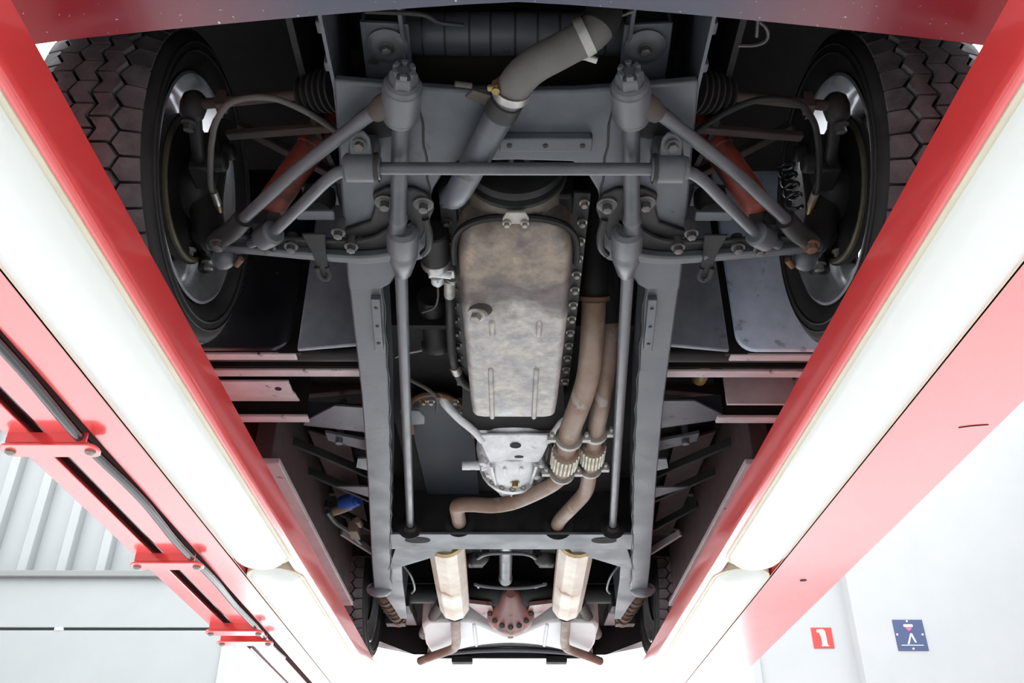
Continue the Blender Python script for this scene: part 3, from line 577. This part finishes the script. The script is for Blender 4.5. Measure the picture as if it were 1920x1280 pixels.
# ---- wheels
def wheel_meshes():
    T = [(0.012,.252),(-.004,.265),(-.020,.295),(-.022,.315),(-.018,.330),(-.010,.341),(.012,.345),(.10,.347),(.188,.345),(.21,.341),(.218,.330),(.222,.31),(.218,.29),(.205,.265),(.19,.252),(.17,.24),(.03,.24)]
    tyre = MB(); n = 72
    tyre.rings([[(u, r*math.cos(2*math.pi*k/n), r*math.sin(2*math.pi*k/n)) for u, r in T] for k in range(n)], closed=True)
    tyre.v = tyre.v
    sw = MB()
    for u, r in ((-.021,.300),(-.0215,.318)):
        sw.rings([[(u-.0035*math.cos(a), (r+.003*math.sin(a))*math.cos(2*math.pi*k/n), (r+.003*math.sin(a))*math.sin(2*math.pi*k/n)) for a in [2*math.pi*q/6 for q in range(6)]] for k in range(n)], closed=True)
    tr = MB(); nb = 46; cols = 5; e0, e1 = -.006, .206; cw = (e1-e0)/cols
    def zig(q): return .0085*(1-4*abs((q % 1)-.5))
    for c in range(cols):
        for k in range(nb):
            q0 = k+.5*(c % 2); vs = []
            ro = .370-.011*abs((c-(cols-1)/2)/((cols-1)/2))**2
            for r in (.335, ro):
                for q in (q0+.055, q0+.5, q0+.945):
                    a = e0+c*cw+(zig(q)+.0036 if c else 0); b = e0+(c+1)*cw+(zig(q)-.0036 if c < cols-1 else 0)
                    ra = r-(.012 if (c == 0 and r > .35) else 0); rb = r-(.012 if (c == cols-1 and r > .35) else 0)
                    t = 2*math.pi*q/nb
                    vs += [(a, ra*math.cos(t), ra*math.sin(t)), (b, rb*math.cos(t), rb*math.sin(t))]
            tr.add(vs, [(6,7,9,8),(8,9,11,10),(0,6,8,2),(2,8,10,4),(1,3,9,7),(3,5,11,9),(0,1,7,6),(4,10,11,5)])
    rim = MB(); P = [(0.0,.255),(-.004,.258),(-.006,.252),(.002,.244),(.02,.238),(.035,.222),(.06,.214),(.13,.212),(.15,.225),(.185,.238),(.20,.255),(.196,.258),(.178,.246),(.145,.232),(.125,.220),(.06,.222),(.03,.242)]
    rim.rings([[(u, r*math.cos(2*math.pi*k/n), r*math.sin(2*math.pi*k/n)) for u, r in P] for k in range(n)], closed=True)
    dsk = MB()
    dsk.lathe([(.118,.03),(.118,.10),(.10,.125),(.104,.130),(.124,.10),(.124,.03)], (0,0,0), (1,0,0), 48)
    for k in range(8):
        a0 = 2*math.pi*k/8; R = []
        for i in range(7):
            a = a0+math.radians(29)*(i/6-.5); R.append([(u, r*math.cos(a), r*math.sin(a)) for u, r in ((.098,.123),(.106,.17),(.118,.216),(.124,.216),(.112,.17),(.104,.125))])
        dsk.rings(R)
    hub = MB().lathe([(.16,.0),(.16,.05),(.14,.065),(.10,.07),(.06,.07),(.05,.05)], (0,0,0), (1,0,0), 28)
    disc = MB().lathe([(.022,.155),(.022,.168),(.036,.168),(.036,.155),(.038,.06),(.02,.06)], (0,0,0), (1,0,0), 56)
    ring = MB().lathe([(.014,.152),(.012,.157),(.012,.1605),(.016,.164),(.022,.164),(.022,.152)], (0,0,0), (1,0,0), 56, cap=False)
    return tyre, sw, tr, rim, dsk, hub, disc, ring
WM = wheel_meshes()
def wheel(yc, s, xin, name):
    def pl(mb):
        o = MB(); o.v = [(xin+u, yc+a, HW+b) for u, a, b in mb.v]; o.f = mb.f; return o.sx(s)
    ty, sw, tr, rim, dsk, hub, disc, ring = WM
    w_ = part(name, pl(rim), 'chrome', label='steel wheel with black tyre', smooth=50)
    part('tyre', pl(ty), 'tyre', w_, smooth=60); part('tread', pl(tr), 'tread', w_, smooth=20, kind='stuff'); part('sidewall_rib', pl(sw), 'tyre', w_, smooth=60)
    part('wheel_disc', pl(dsk), 'black', w_); part('hub', pl(hub), 'armdark', w_)
    part('brake_disc', pl(disc), 'black', w_); part('disc_edge', pl(ring), 'discrim', w_)
for s in (-1, 1):
    wheel(WB0, s, .712, 'front_wheel'); wheel(WB1, s, .712, 'rear_wheel')

# ---- engine, sump, gearbox
en = part('engine_block', MB().box(-.15,.15,1.60,2.45,1.325,1.8).box(-.13,.13,1.50,1.60,1.30,1.75), 'black', bev=.01)
part('timing_cover', MB().rings([[(.118*math.cos(a)*k, y, 1.37+.12*math.sin(a)*k) for a in [2*math.pi*i/28 for i in range(28)]] for y, k in ((1.49,.94),(1.505,1.0),(1.57,1.08),(1.60,1.1))]), 'oilybrown', en, smooth=50)
pu = part('crank_pulley', MB().lathe([(0,.04),(0,.085),(.004,.107),(.012,.110),(.022,.110),(.026,.098),(.032,.098),(.038,.112),(.048,.112),(.05,.09)], (0,1.43,1.355), (0,1,0), 40), 'rubber', smooth=30)
part('pulley_hub', MB().lathe([(0,.02),(.0,.042),(.012,.045),(.014,.055),(.02,.055)], (.0,1.418,1.355), (0,1,0), 28), 'armdark', pu)
for i in range(6): part('pulley_bolt', MB().bolt((.034*math.cos(i*1.047+.3),1.418,1.355+.034*math.sin(i*1.047+.3)),(0,-1,0),.006,.008), 'bolt', pu)
# sump lofted along Y: (Y, half width, bottom H, corner radius)
def sec(y, hw, hb, r, top=1.33):
    P = [(-hw-.012,top)]
    for i in range(6): a = math.pi+math.pi/2*i/5; P.append((-hw+r+r*math.cos(a), hb+r+r*math.sin(a)))
    for i in range(6): a = -math.pi/2+math.pi/2*i/5; P.append((hw-r+r*math.cos(a), hb+r+r*math.sin(a)))
    P.append((hw+.012,top)); return [(x+.003,y,h) for x,h in P]
SS = [(1.512,.060,1.285,.025),(1.519,.085,1.258,.03),(1.534,.103,1.236,.03),(1.565,.117,1.217,.03),(1.61,.124,1.207,.028),(1.70,.127,1.200,.026),(1.80,.127,1.197,.024),(1.86,.127,1.199,.022),(2.10,.125,1.199,.022),(2.28,.123,1.199,.022),(2.345,.120,1.200,.022),(2.372,.108,1.212,.022),(2.385,.09,1.24,.022),(2.39,.08,1.29,.02)]
su = part('sump', MB().rings([sec(*a) for a in SS]), 'sump', smooth=50, label='weathered stained metal engine sump')
for x, y0, y1 in ((-.053,1.835,1.91),(.062,1.835,1.91),(-.060,2.065,2.36),(.061,2.065,2.36)):
    part('sump_rib', MB().rings([[(x+.0075*math.cos(a)*k,y,1.1995+.0065*math.sin(a)*k) for a in [2*math.pi*i/12 for i in range(12)]] for y,k in ((y0,.3),(y0+.006,.85),(y0+.012,1),(y1-.012,1),(y1-.006,.85),(y1,.3))]), 'sump', su, smooth=60)
part('sump_front_rim', MB().tube([(-.137,1.69,1.262),(-.136,1.63,1.256),(-.128,1.575,1.252),(-.103,1.537,1.25),(-.06,1.516,1.25),(0,1.511,1.25),(.06,1.516,1.25),(.107,1.537,1.25),(.132,1.575,1.252),(.141,1.63,1.256),(.143,1.69,1.262)],.008,8,5), 'black', su)
fl = {}
for s in (-1, 1):
    fl[s] = part('sump_flange', MB().box(.128,.166,1.50,2.36,1.308,1.318).sx(s), 'armdark', su, bev=.002)
    for i in range(13): part('flange_bolt', MB().bolt((s*.153,1.53+i*.066,1.308),(0,0,-1),.0078,.010), 'boltlight' if s > 0 else 'bolt', su)
cl = part('sump_clip', MB().prism([(-.018,1.475,1.232),(.022,1.475,1.232),(.030,1.492,1.228),(.028,1.505,1.226),(-.024,1.505,1.226),(-.026,1.492,1.228)],(0,0,.008)), 'zinc', su, bev=.002)
for x in (-.017,.021): part('clip_bolt', MB().bolt((x,1.50,1.226),(0,0,-1),.0062,.008), 'boltlight', su)
part('drain_plug', MB().lathe([(0,.024),(.012,.022),(.014,.017)], (-.086,1.80,1.2), (-.25,-.1,-1), 18).lathe([(.012,.014),(.028,.014),(.03,.012)], (-.086,1.80,1.2), (-.25,-.1,-1), 6), 'boltlight', su)
part('plug_boss', MB().ball((-.078,1.79,1.204),.034,14,(1,1,.35)), 'undertray', su)
of = part('oil_filter', MB().lathe([(0,.03),(.004,.034),(.10,.034),(.105,.030)], (-.182,1.60,1.285), (-.02,.99,-.02), 24), 'rubber', smooth=30)
part('filter_base', MB().lathe([(0,.034),(.008,.036),(.02,.036),(.028,.026),(.045,.022)], (-.184,1.70,1.283), (0,1,0), 22).box(-.205,-.14,1.735,1.765,1.27,1.30), 'steel', of, bev=.003)
part('filter_drain', MB().lathe([(0,.016),(.02,.016),(.03,.008)], (-.184,1.765,1.278), (0,1,-.2), 14).cyl((-.20,1.74,1.27),(-.15,1.75,1.27),.010), 'alu', of)
fh = part('fuel_hose', MB().tube([(-.160,1.845,1.29),(-.161,1.90,1.29),(-.166,2.02,1.29),(-.168,2.16,1.29),(-.162,2.24,1.29),(-.150,2.30,1.292),(-.126,2.345,1.296),(-.10,2.36,1.30)],.0125,12,6), 'rubber')
part('hose_ferrule', MB().cyl((-.156,1.79,1.288),(-.160,1.862,1.29),.0145).bolt((-.15,1.775,1.285),(0,1,0),.012,.02), 'zinc', fh)
part('hose_ferrule', MB().cyl((-.166,2.215,1.29),(-.160,2.25,1.29),.0145), 'steel', fh)
part('thin_wire', MB().tube([(-.185,1.80,1.275),(-.188,1.85,1.275),(-.20,1.90,1.28),(-.235,1.94,1.29)],.003,6,5), 'rustarm')
part('starter_motor', MB().lathe([(0,.035),(.01,.042),(.20,.042),(.21,.05),(.24,.05)], (-.225,2.05,1.42), (0,1,0), 20), 'armdark')
# gearbox
gb = part('bellhousing', MB().rings([[(hw*math.sin(a)+.006, y, 1.36-.0-hd*math.cos(a)) for a in [math.pi*(i/14-.5)*1.25 for i in range(15)]] for y, hw, hd in ((2.575,.20,.06),(2.59,.19,.07),(2.61,.15,.088),(2.72,.128,.10),(2.80,.115,.105))]), 'alu', smooth=35, label='pale cast aluminium bellhousing')
part('cover_plate', MB().prism([(-.108,2.605,1.264),(.03,2.60,1.264),(.128,2.605,1.264),(.116,2.66,1.257),(.10,2.74,1.25),(.088,2.772,1.247),(-.075,2.772,1.247),(-.085,2.73,1.25),(-.100,2.66,1.257)],(0,0,.010)), 'alu', gb, bev=.003)
part('housing_arc', MB().tube([(-.222,2.50,1.35),(-.205,2.515,1.325),(-.165,2.545,1.292),(-.12,2.59,1.27),(-.098,2.64,1.262)],lambda t:.017-.006*t,10,6), 'alu', gb)
part('housing_arc', MB().tube([(.222,2.50,1.35),(.205,2.515,1.325),(.165,2.545,1.292),(.135,2.59,1.27),(.115,2.64,1.262)],lambda t:.017-.006*t,10,6), 'alu', gb)
part('flywheel_cover', MB().prism([(-.15,2.36,1.31),(.15,2.36,1.31),(.17,2.61,1.285),(-.16,2.61,1.285)],(0,0,.01)), 'under', gb)
def oval(x, y, h, rx, ry): return MB().prism([(x+rx*math.cos(a),y+ry*math.sin(a),h) for a in [2*math.pi*i/18 for i in range(18)]],(0,0,-.002))
part('inspection_hole', oval(.010,2.662,1.2565,.018,.019), 'under', gb)
part('inspection_hole', oval(.022,2.735,1.2503,.015,.008), 'undertray', gb)
gx = part('gearbox', MB().rings([[(hw*math.cos(a)*(1 if abs(math.cos(a))<.9 else .97)+.002, y, 1.335+hd*math.sin(a)) for a in [2*math.pi*i/20 for i in range(20)]] for y, hw, hd in ((2.76,.105,.092),(2.79,.125,.10),(2.86,.130,.106),(2.92,.120,.108),(2.97,.108,.104),(3.00,.104,.10),(3.04,.09,.098),(3.10,.07,.085),(3.14,.055,.065),(3.16,.03,.03))]), 'alu', smooth=30, label='pale cast aluminium gearbox')
for x in (-.07,-.025,.03,.08): part('gearbox_rib', MB().prism([(x-.004,2.79,1.242),(x+.004,2.79,1.242),(x*.8+.004,2.95,1.244),(x*.8-.004,2.95,1.244)],(0,0,-.012+.10*abs(x)-.0)).bolt((x,2.80,1.24+abs(x)*.3),(0,0,-1),.007,.012), 'alu', gx)
part('gearbox_flange', MB().rings([[(hw*math.cos(a)+.002, y, 1.335+hd*math.sin(a)) for a in [2*math.pi*i/24 for i in range(24)]] for y, hw, hd in ((2.955,.120,.119),(2.978,.120,.119))]), 'alu', gx)
for i in range(9):
    a = math.pi+math.pi*(i+.5)/9; part('gearbox_bolt', MB().bolt((.108*math.cos(a)+.002,2.955,1.335+.108*math.sin(a)),(0,-1,0),.0075,.012), 'boltlight', gx)
for k in range(7):
    a = math.pi*(1.08+.84*k/6); c, sn = math.cos(a), math.sin(a)
    part('casting_web', MB().prism([(.098*c+.002,2.985,1.335+.098*sn),(.116*c+.002,2.985,1.335+.116*sn),(.066*c+.002,3.13,1.335+.080*sn),(.05*c+.002,3.13,1.335+.064*sn)],(.007*sn,0,-.007*c)), 'alu', gx, bev=.001)
for x, y in ((-.095,2.80),(.10,2.81),(-.075,2.90),(.085,2.91),(-.03,3.06),(.03,3.03)): part('casting_boss', MB().lathe([(-.02,.016),(.012,.014),(.016,.009)], (x,y,1.262), (x*2,0,-1), 14), 'alu', gx)
part('side_lug', MB().cyl((-.170,2.85,1.27),(-.11,2.85,1.27),.016).cyl((-.11,2.85,1.27),(-.08,2.85,1.28),.022), 'alu', gx)
part('gearbox_drain', MB().bolt((.01,2.90,1.228),(0,0,-1),.011,.012), 'brass', gx)
part('speedo_cable', MB().tube([(.128,2.66,1.27),(.125,2.74,1.25),(.112,2.84,1.235),(.095,2.95,1.24)],.0055,8,5), 'rubber', gx)
# tunnel liner beside gearbox
part('tunnel_shield', MB().prism([(x,y,1.345+.05*max(0,y-2.6)) for x,y in ((-.335,2.62),(-.32,2.52),(-.26,2.47),(-.19,2.50),(-.14,2.60),(-.13,2.78),(-.13,3.385),(-.335,3.385))],(0,0,.012)), 'tunnelblue')
part('shield_edge', MB().tube([(-.335,2.75,1.345),(-.335,2.62,1.345),(-.318,2.525,1.343),(-.26,2.475,1.342),(-.19,2.505,1.342),(-.14,2.60,1.343),(-.13,2.78,1.345)],.009,8,5), 'rust')
for i in range(9):
    a = i/8; x = -.33+.2*a; y = 2.60-.13*math.sin(math.pi*a)+.03*(i%2); part('edge_clip', MB().bolt((x,y,1.337),(0,0,-1),.008,.01), ('boltlight','rust','brass')[i%3])
part('tunnel', MB().prism([(-.40,2.15,1.40),(-.40,3.39,1.40),(.40,3.39,1.40),(.34,2.15,1.40)],(0,0,.01)), 'under')
part('side_arm_plate', MB().plate([(-.35,2.50),(-.29,2.51),(-.275,2.55),(-.28,2.60),(-.35,2.61)],1.30,1.306), 'frame', bev=.003)
part('linkage_rod', MB().tube([(-.31,2.36,1.33),(-.26,2.42,1.33),(-.235,2.48,1.33),(-.24,2.56,1.33)],.006,8,5), 'rustarm')
part('brake_pipe', MB().tube([(-.34,2.25,1.34),(-.31,2.23,1.34),(-.26,2.21,1.34)],.003,6,4), 'zinc')

# ---- exhaust
ex = part('exhaust_downpipe', MB().tube([(.211,1.955,1.37),(.211,2.01,1.315),(.210,2.10,1.262),(.205,2.21,1.236),(.188,2.36,1.225),(.176,2.46,1.222),(.172,2.56,1.222)],.0325,18,6), 'exhaust', smooth=60, label='brown heat-stained exhaust downpipe')
ex2 = part('exhaust_downpipe', MB().tube([(.262,2.09,1.375),(.263,2.14,1.332),(.264,2.24,1.292),(.263,2.38,1.266),(.258,2.50,1.25),(.257,2.56,1.245)],.0285,18,6), 'exhaust', smooth=60)
part('pipe_flange', MB().lathe([(-.007,.034),(-.006,.043),(.006,.043),(.007,.034)], (.211,1.968,1.357), (0,.55,-.6), 22), 'rust', ex)
part('shaded_manifold_pipe', MB().tube([(.205,1.80,1.60),(.212,1.88,1.48),(.211,1.935,1.395),(.211,1.975,1.35)],.034,18,6), 'black', ex, smooth=60)  # upper pipe coloured black to imitate the shade it rises into
part('shaded_manifold_pipe', MB().tube([(.255,1.95,1.62),(.26,2.03,1.45),(.262,2.10,1.365)],.030,18,6), 'black', ex2, smooth=60)
def joint(p, d, r, parent):
    p = V(p); d = V(d).normalized(); _, u, v = basis(d)
    part('flange_clamp', MB().lathe([(-.01,r+.004),(-.008,r+.012),(.008,r+.012),(.01,r+.004)], p, d, 22), 'zinc', parent)
    cor = []
    for i in range(12): a = 2*math.pi*i/12
    pr = [(.03,r),(.045,r+.001),(.06,r-.002),(.075,r+.004)]
    part('flex_sleeve', MB().lathe([(.018,r+.001),(.085,r-.002),(.092,r+.008),(.10,r+.011),(.20,r+.010),(.21,r+.004),(.25,r+.001)], p, d, 22), 'exhaust', parent, smooth=30)
    for i in range(20):
        a = 2*math.pi*i/20; q = p+d*.10+(u*math.cos(a)+v*math.sin(a))*(r+.0105); q2 = p+d*.198+(u*math.cos(a)+v*math.sin(a))*(r+.0095)
        part('sleeve_rib', MB().cyl(q,q2,.0052,n=6), 'sleeve', parent)
    e = p+d*.262
    part('flange_clamp', MB().lathe([(-.008,r+.003),(-.006,r+.012),(.006,r+.012),(.008,r+.003)], e, d, 22), 'zinc', parent)
    for q in (p, e):
        for sg in (-1, 1):
            c = q+V(1,0,0)*sg*(r+.022); part('clamp_ear', MB().box(c.x-.014,c.x+.014,c.y-.010,c.y+.010,c.z-.012,c.z+.008).bolt((c.x,c.y-.01,c.z),(0,-1,0),.007,.02).bolt((c.x,c.y+.01,c.z),(0,1,0),.007,.008), 'zinc', parent, bev=.003)
joint((.174,2.535,1.222), (-.03,1,0), .031, ex)
joint((.257,2.545,1.245), (.02,1,-.01), .027, ex2)
p1 = part('exhaust_pipe', MB().tube([(.166,2.78,1.222),(.162,2.835,1.222),(.135,2.90,1.222),(.07,2.99,1.222),(.0,3.07,1.224),(-.07,3.105,1.226),(-.14,3.10,1.228),(-.185,3.115,1.232),(-.203,3.17,1.244),(-.205,3.30,1.262),(-.205,3.48,1.275)],.0275,18,6), 'exhaust', smooth=60, label='bent brown exhaust pipe')
p2 = part('exhaust_pipe', MB().tube([(.261,2.76,1.242),(.262,2.86,1.240),(.262,2.97,1.238),(.25,3.05,1.238),(.215,3.19,1.244),(.185,3.33,1.255),(.175,3.48,1.27)],.0265,18,6), 'exhaust', smooth=60)
for x, h in ((-.205,1.27),(.18,1.26)):
    part('pipe_grommet', MB().lathe([(0,.036),(0,.062),(.004,.062),(.004,.036)], (x,3.386,h), (0,1,0), 24, cap=False), 'rubber', rc)
for s in (-1, 1):
    sl = part('silencer', MB().lathe([(0,.045),(.0,.070),(.01,.079),(.50,.079),(1.0,.077),(1.03,.070),(1.06,.045),(1.08,.024)], (s*.272,3.62,1.288), (s*.012,1,0), 10, a0=.3).sx(1), 'silencer', smooth=22, label='pale rust-stained silencer box')
    part('silencer_front_ring', MB().lathe([(-.02,.05),(-.015,.078),(.012,.083),(.015,.078)], (s*.272,3.62,1.288), (s*.012,1,0), 22, cap=False), 'brass', sl)
    part('silencer_hanger', MB().box(-.02,.02,0,.03,0,.03).box(-.12,-.085,-.01,.02,.0,.02).box(.085,.12,-.01,.02,0,.02).sx(1) if False else MB().cyl((s*.272-.10,3.605,1.262),(s*.272-.08,3.605,1.262),.012).cyl((s*.272+.08,3.605,1.262),(s*.272+.10,3.605,1.262),.012), 'boltlight', sl)
    tp = part('tailpipe', MB().tube([(.288,4.68,1.288),(.292,4.82,1.285),(.298,5.0,1.262),(.305,5.22,1.25),(.325,5.36,1.25),(.38,5.46,1.252),(.46,5.57,1.252),(.545,5.69,1.25)],.0255,14,6).sx(s), 'exhaust' if s > 0 else 'exhaust', sl, smooth=60)
    part('pipe_ubolt', MB().tube([(.245,4.72,1.30),(.25,4.75,1.262),(.288,4.765,1.248),(.328,4.75,1.262),(.332,4.72,1.30)],.006,8,5).sx(s), 'armdark', sl)

# ---- rear axle, propshaft, tank, valance
ax = part('rear_axle', MB().lathe([(0,.05),(.30,.05),(.45,.065),(.60,.075),(.75,.065),(.90,.05),(1.20,.05)], (-.60,4.80,1.40), (1,0,0), 22), 'armdark', smooth=50)
part('differential', MB().rings([[(.80*rx*math.cos(a), 4.84+y, 1.355+.80*rz*math.sin(a)) for a in [2*math.pi*i/24 for i in range(24)]] for y, rx, rz in ((-.20,.03,.03),(-.18,.05,.05),(-.10,.07,.075),(-.04,.10,.11),(.02,.145,.14),(.08,.165,.165),(.14,.165,.168),(.20,.145,.145),(.25,.10,.10),(.27,.04,.04))]), 'diffred', ax, smooth=40)
for i in range(9):
    a = math.pi+math.pi*i/8; part('diff_bolt', MB().bolt((.118*math.cos(a),4.855,1.355+.116*math.sin(a)),(0,-1,0),.01,.012), 'bolt', ax)
part('diff_drain', MB().bolt((0,5.05,1.255),(0,.5,-1),.014,.02), 'boltlight', ax)
both('diff_wing', lambda: MB().prism([(.24,4.72,1.33),(.10,4.74,1.32),(.06,5.12,1.31),(.15,4.98,1.33)],(0,0,.02)), 'diffred', ax)
pr = part('propeller_shaft', MB().lathe([(0,.03),(.70,.03),(.72,.024),(.76,.034),(.80,.034)], (-.022,3.60,1.325), (-.004,.80,.03), 18), 'arm', smooth=40)
hg = part('shaft_hoop', MB().tube([(-.155,4.05,1.36),(-.15,3.98,1.32),(-.12,3.86,1.295),(-.07,3.82,1.29),(.03,3.82,1.29),(.08,3.86,1.295),(.11,3.98,1.32),(.115,4.05,1.36)],.0075,8,5), 'arm')
part('cable_yoke', MB().tube([(-.17,4.20,1.27),(-.15,4.22,1.27),(-.08,4.26,1.272),(.0,4.28,1.275),(.08,4.26,1.272),(.14,4.22,1.27),(.165,4.20,1.27)],.008,8,5).cyl((-.155,4.22,1.27),(-.16,4.45,1.33),.007).cyl((.155,4.20,1.27),(.12,4.45,1.33),.007), 'arm')
both('axle_block', lambda: MB().box(.13,.21,3.95,4.25,1.36,1.46).ball((.155,4.07,1.37),.06,10), 'armdark', bev=.01)
tp_ = [(-.46,5.0),(-.26,4.97),(-.19,5.0),(0,5.34),(.19,5.0),(.26,4.97),(.46,5.0),(.49,5.1),(.50,5.5),(.47,5.86)]
tp_ += [(.47-.94*i/12, 5.46+.40*((.47-.94*i/12)/.47)**2) for i in range(1, 12)]+[(-.47,5.86),(-.50,5.5),(-.49,5.1)]
tk = part('fuel_tank', MB().plate(tp_,1.30,1.49), 'tank', bev=.018, smooth=50, label='pale painted fuel tank')
for x in (-.20,.20): part('tank_strap', MB().tube([(x,5.03,1.305),(x,5.06,1.297),(x,5.36,1.297),(x,5.50,1.297)],.009,6,4), 'tank', tk)
both('radius_arm', lambda: MB().tube([(.36,4.76,1.34),(.42,5.0,1.335),(.50,5.35,1.335),(.50,5.5,1.36)],.03,10,5), 'rustarm')
for s in (-1, 1):
    sp = part('rear_damper', MB().lathe([(0,.022),(.02,.036),(.22,.036),(.225,.026),(.34,.026),(.36,.034),(.46,.034)], (.635,4.48,1.31), (-.04,.5,-.02), 16).sx(s), 'rust', smooth=40)
    part('damper_coil', MB().tube([(.634-.04*t/30+.040*math.cos(t*1.3), 4.50+.40*t/30, 1.31-.012*t/30+.040*math.sin(t*1.3)) for t in [i*.5 for i in range(61)]],.0065,8,2).sx(s), 'exhaust', sp)
    part('damper_mount', MB().box(.56,.66,4.86,4.93,1.26,1.40).box(.53,.60,4.75,4.9,1.32,1.40).bolt((.60,4.86,1.29),(0,-1,0),.016,.02).sx(s), 'armdark', sp, bev=.006)
    part('handbrake_cable', MB().tube([(.50,4.1,1.33),(.47,4.2,1.31),(.47,4.4,1.31),(.50,4.55,1.33)],.006,8,5).sx(s), 'arm')
part('rear_valance', MB().plate([(-.47,5.45),(.47,5.45),(.52,5.86),(-.52,5.86)],1.335,1.36), 'black', bev=.004)
part('valance_edge', MB().prism([(-.52,5.86,1.305),(.52,5.86,1.305),(.52,5.86,1.42),(-.52,5.86,1.42)],(0,.02,0)), 'black', bev=.004)
both('rear_corner', lambda: MB().box(.60,.94,5.0,5.02,1.36,1.95), 'under')
part('rear_apron', MB().prism([(-.94,5.60,1.40),(-.60,5.88,1.33),(.60,5.88,1.33),(.94,5.60,1.40),(.94,5.90,1.40),(-.94,5.90,1.40)],(0,0,.5)), 'black')
part('valance_lip', MB().tube([(-.40,5.82,1.325),(-.2,5.74,1.322),(0,5.71,1.32),(.2,5.74,1.322),(.40,5.82,1.325)],.014,8,5), 'frame')
for x in (-.30,.29): part('bumper_block', MB().box(x-.065,x+.065,5.83,5.91,1.275,1.315), 'rubber', bev=.006)
# loose wiring behind the valance and odd hardware
part('lamp_wire', MB().tube([(.355,.965,1.26),(.39,1.0,1.265),(.425,1.03,1.268),(.432,1.055,1.268),(.415,1.065,1.266),(.385,1.066,1.266)],.003,6,6).tube([(.40,.955,1.25),(.404,1.0,1.262),(.412,1.045,1.264)],.003,6,5), 'bolt')
part('lamp_wire', MB().tube([(-.345,.955,1.25),(-.34,.975,1.255),(-.33,.985,1.258)],.007,6,5), 'exhaust')
part('hydraulic_union', MB().cyl((-.66,3.35,1.33),(-.60,3.30,1.33),.03).cyl((-.62,3.32,1.32),(-.585,3.29,1.32),.018), 'blueplastic')
part('valve_body', MB().cyl((-.70,3.36,1.30),(-.62,3.34,1.32),.018).box(-.66,-.62,3.50,3.60,1.27,1.33).cyl((-.61,3.42,1.29),(-.61,3.50,1.30),.014), 'exhaust', bev=.004)
part('fuel_line', MB().tube([(-.72,3.36,1.30),(-.70,3.45,1.29),(-.66,3.52,1.28),(-.63,3.66,1.28)],.01,8,5), 'bolt')
part('battery_tube', MB().tube([(.56,2.20,1.40),(.56,2.30,1.34),(.555,2.36,1.33)],.022,12,5), 'brass')
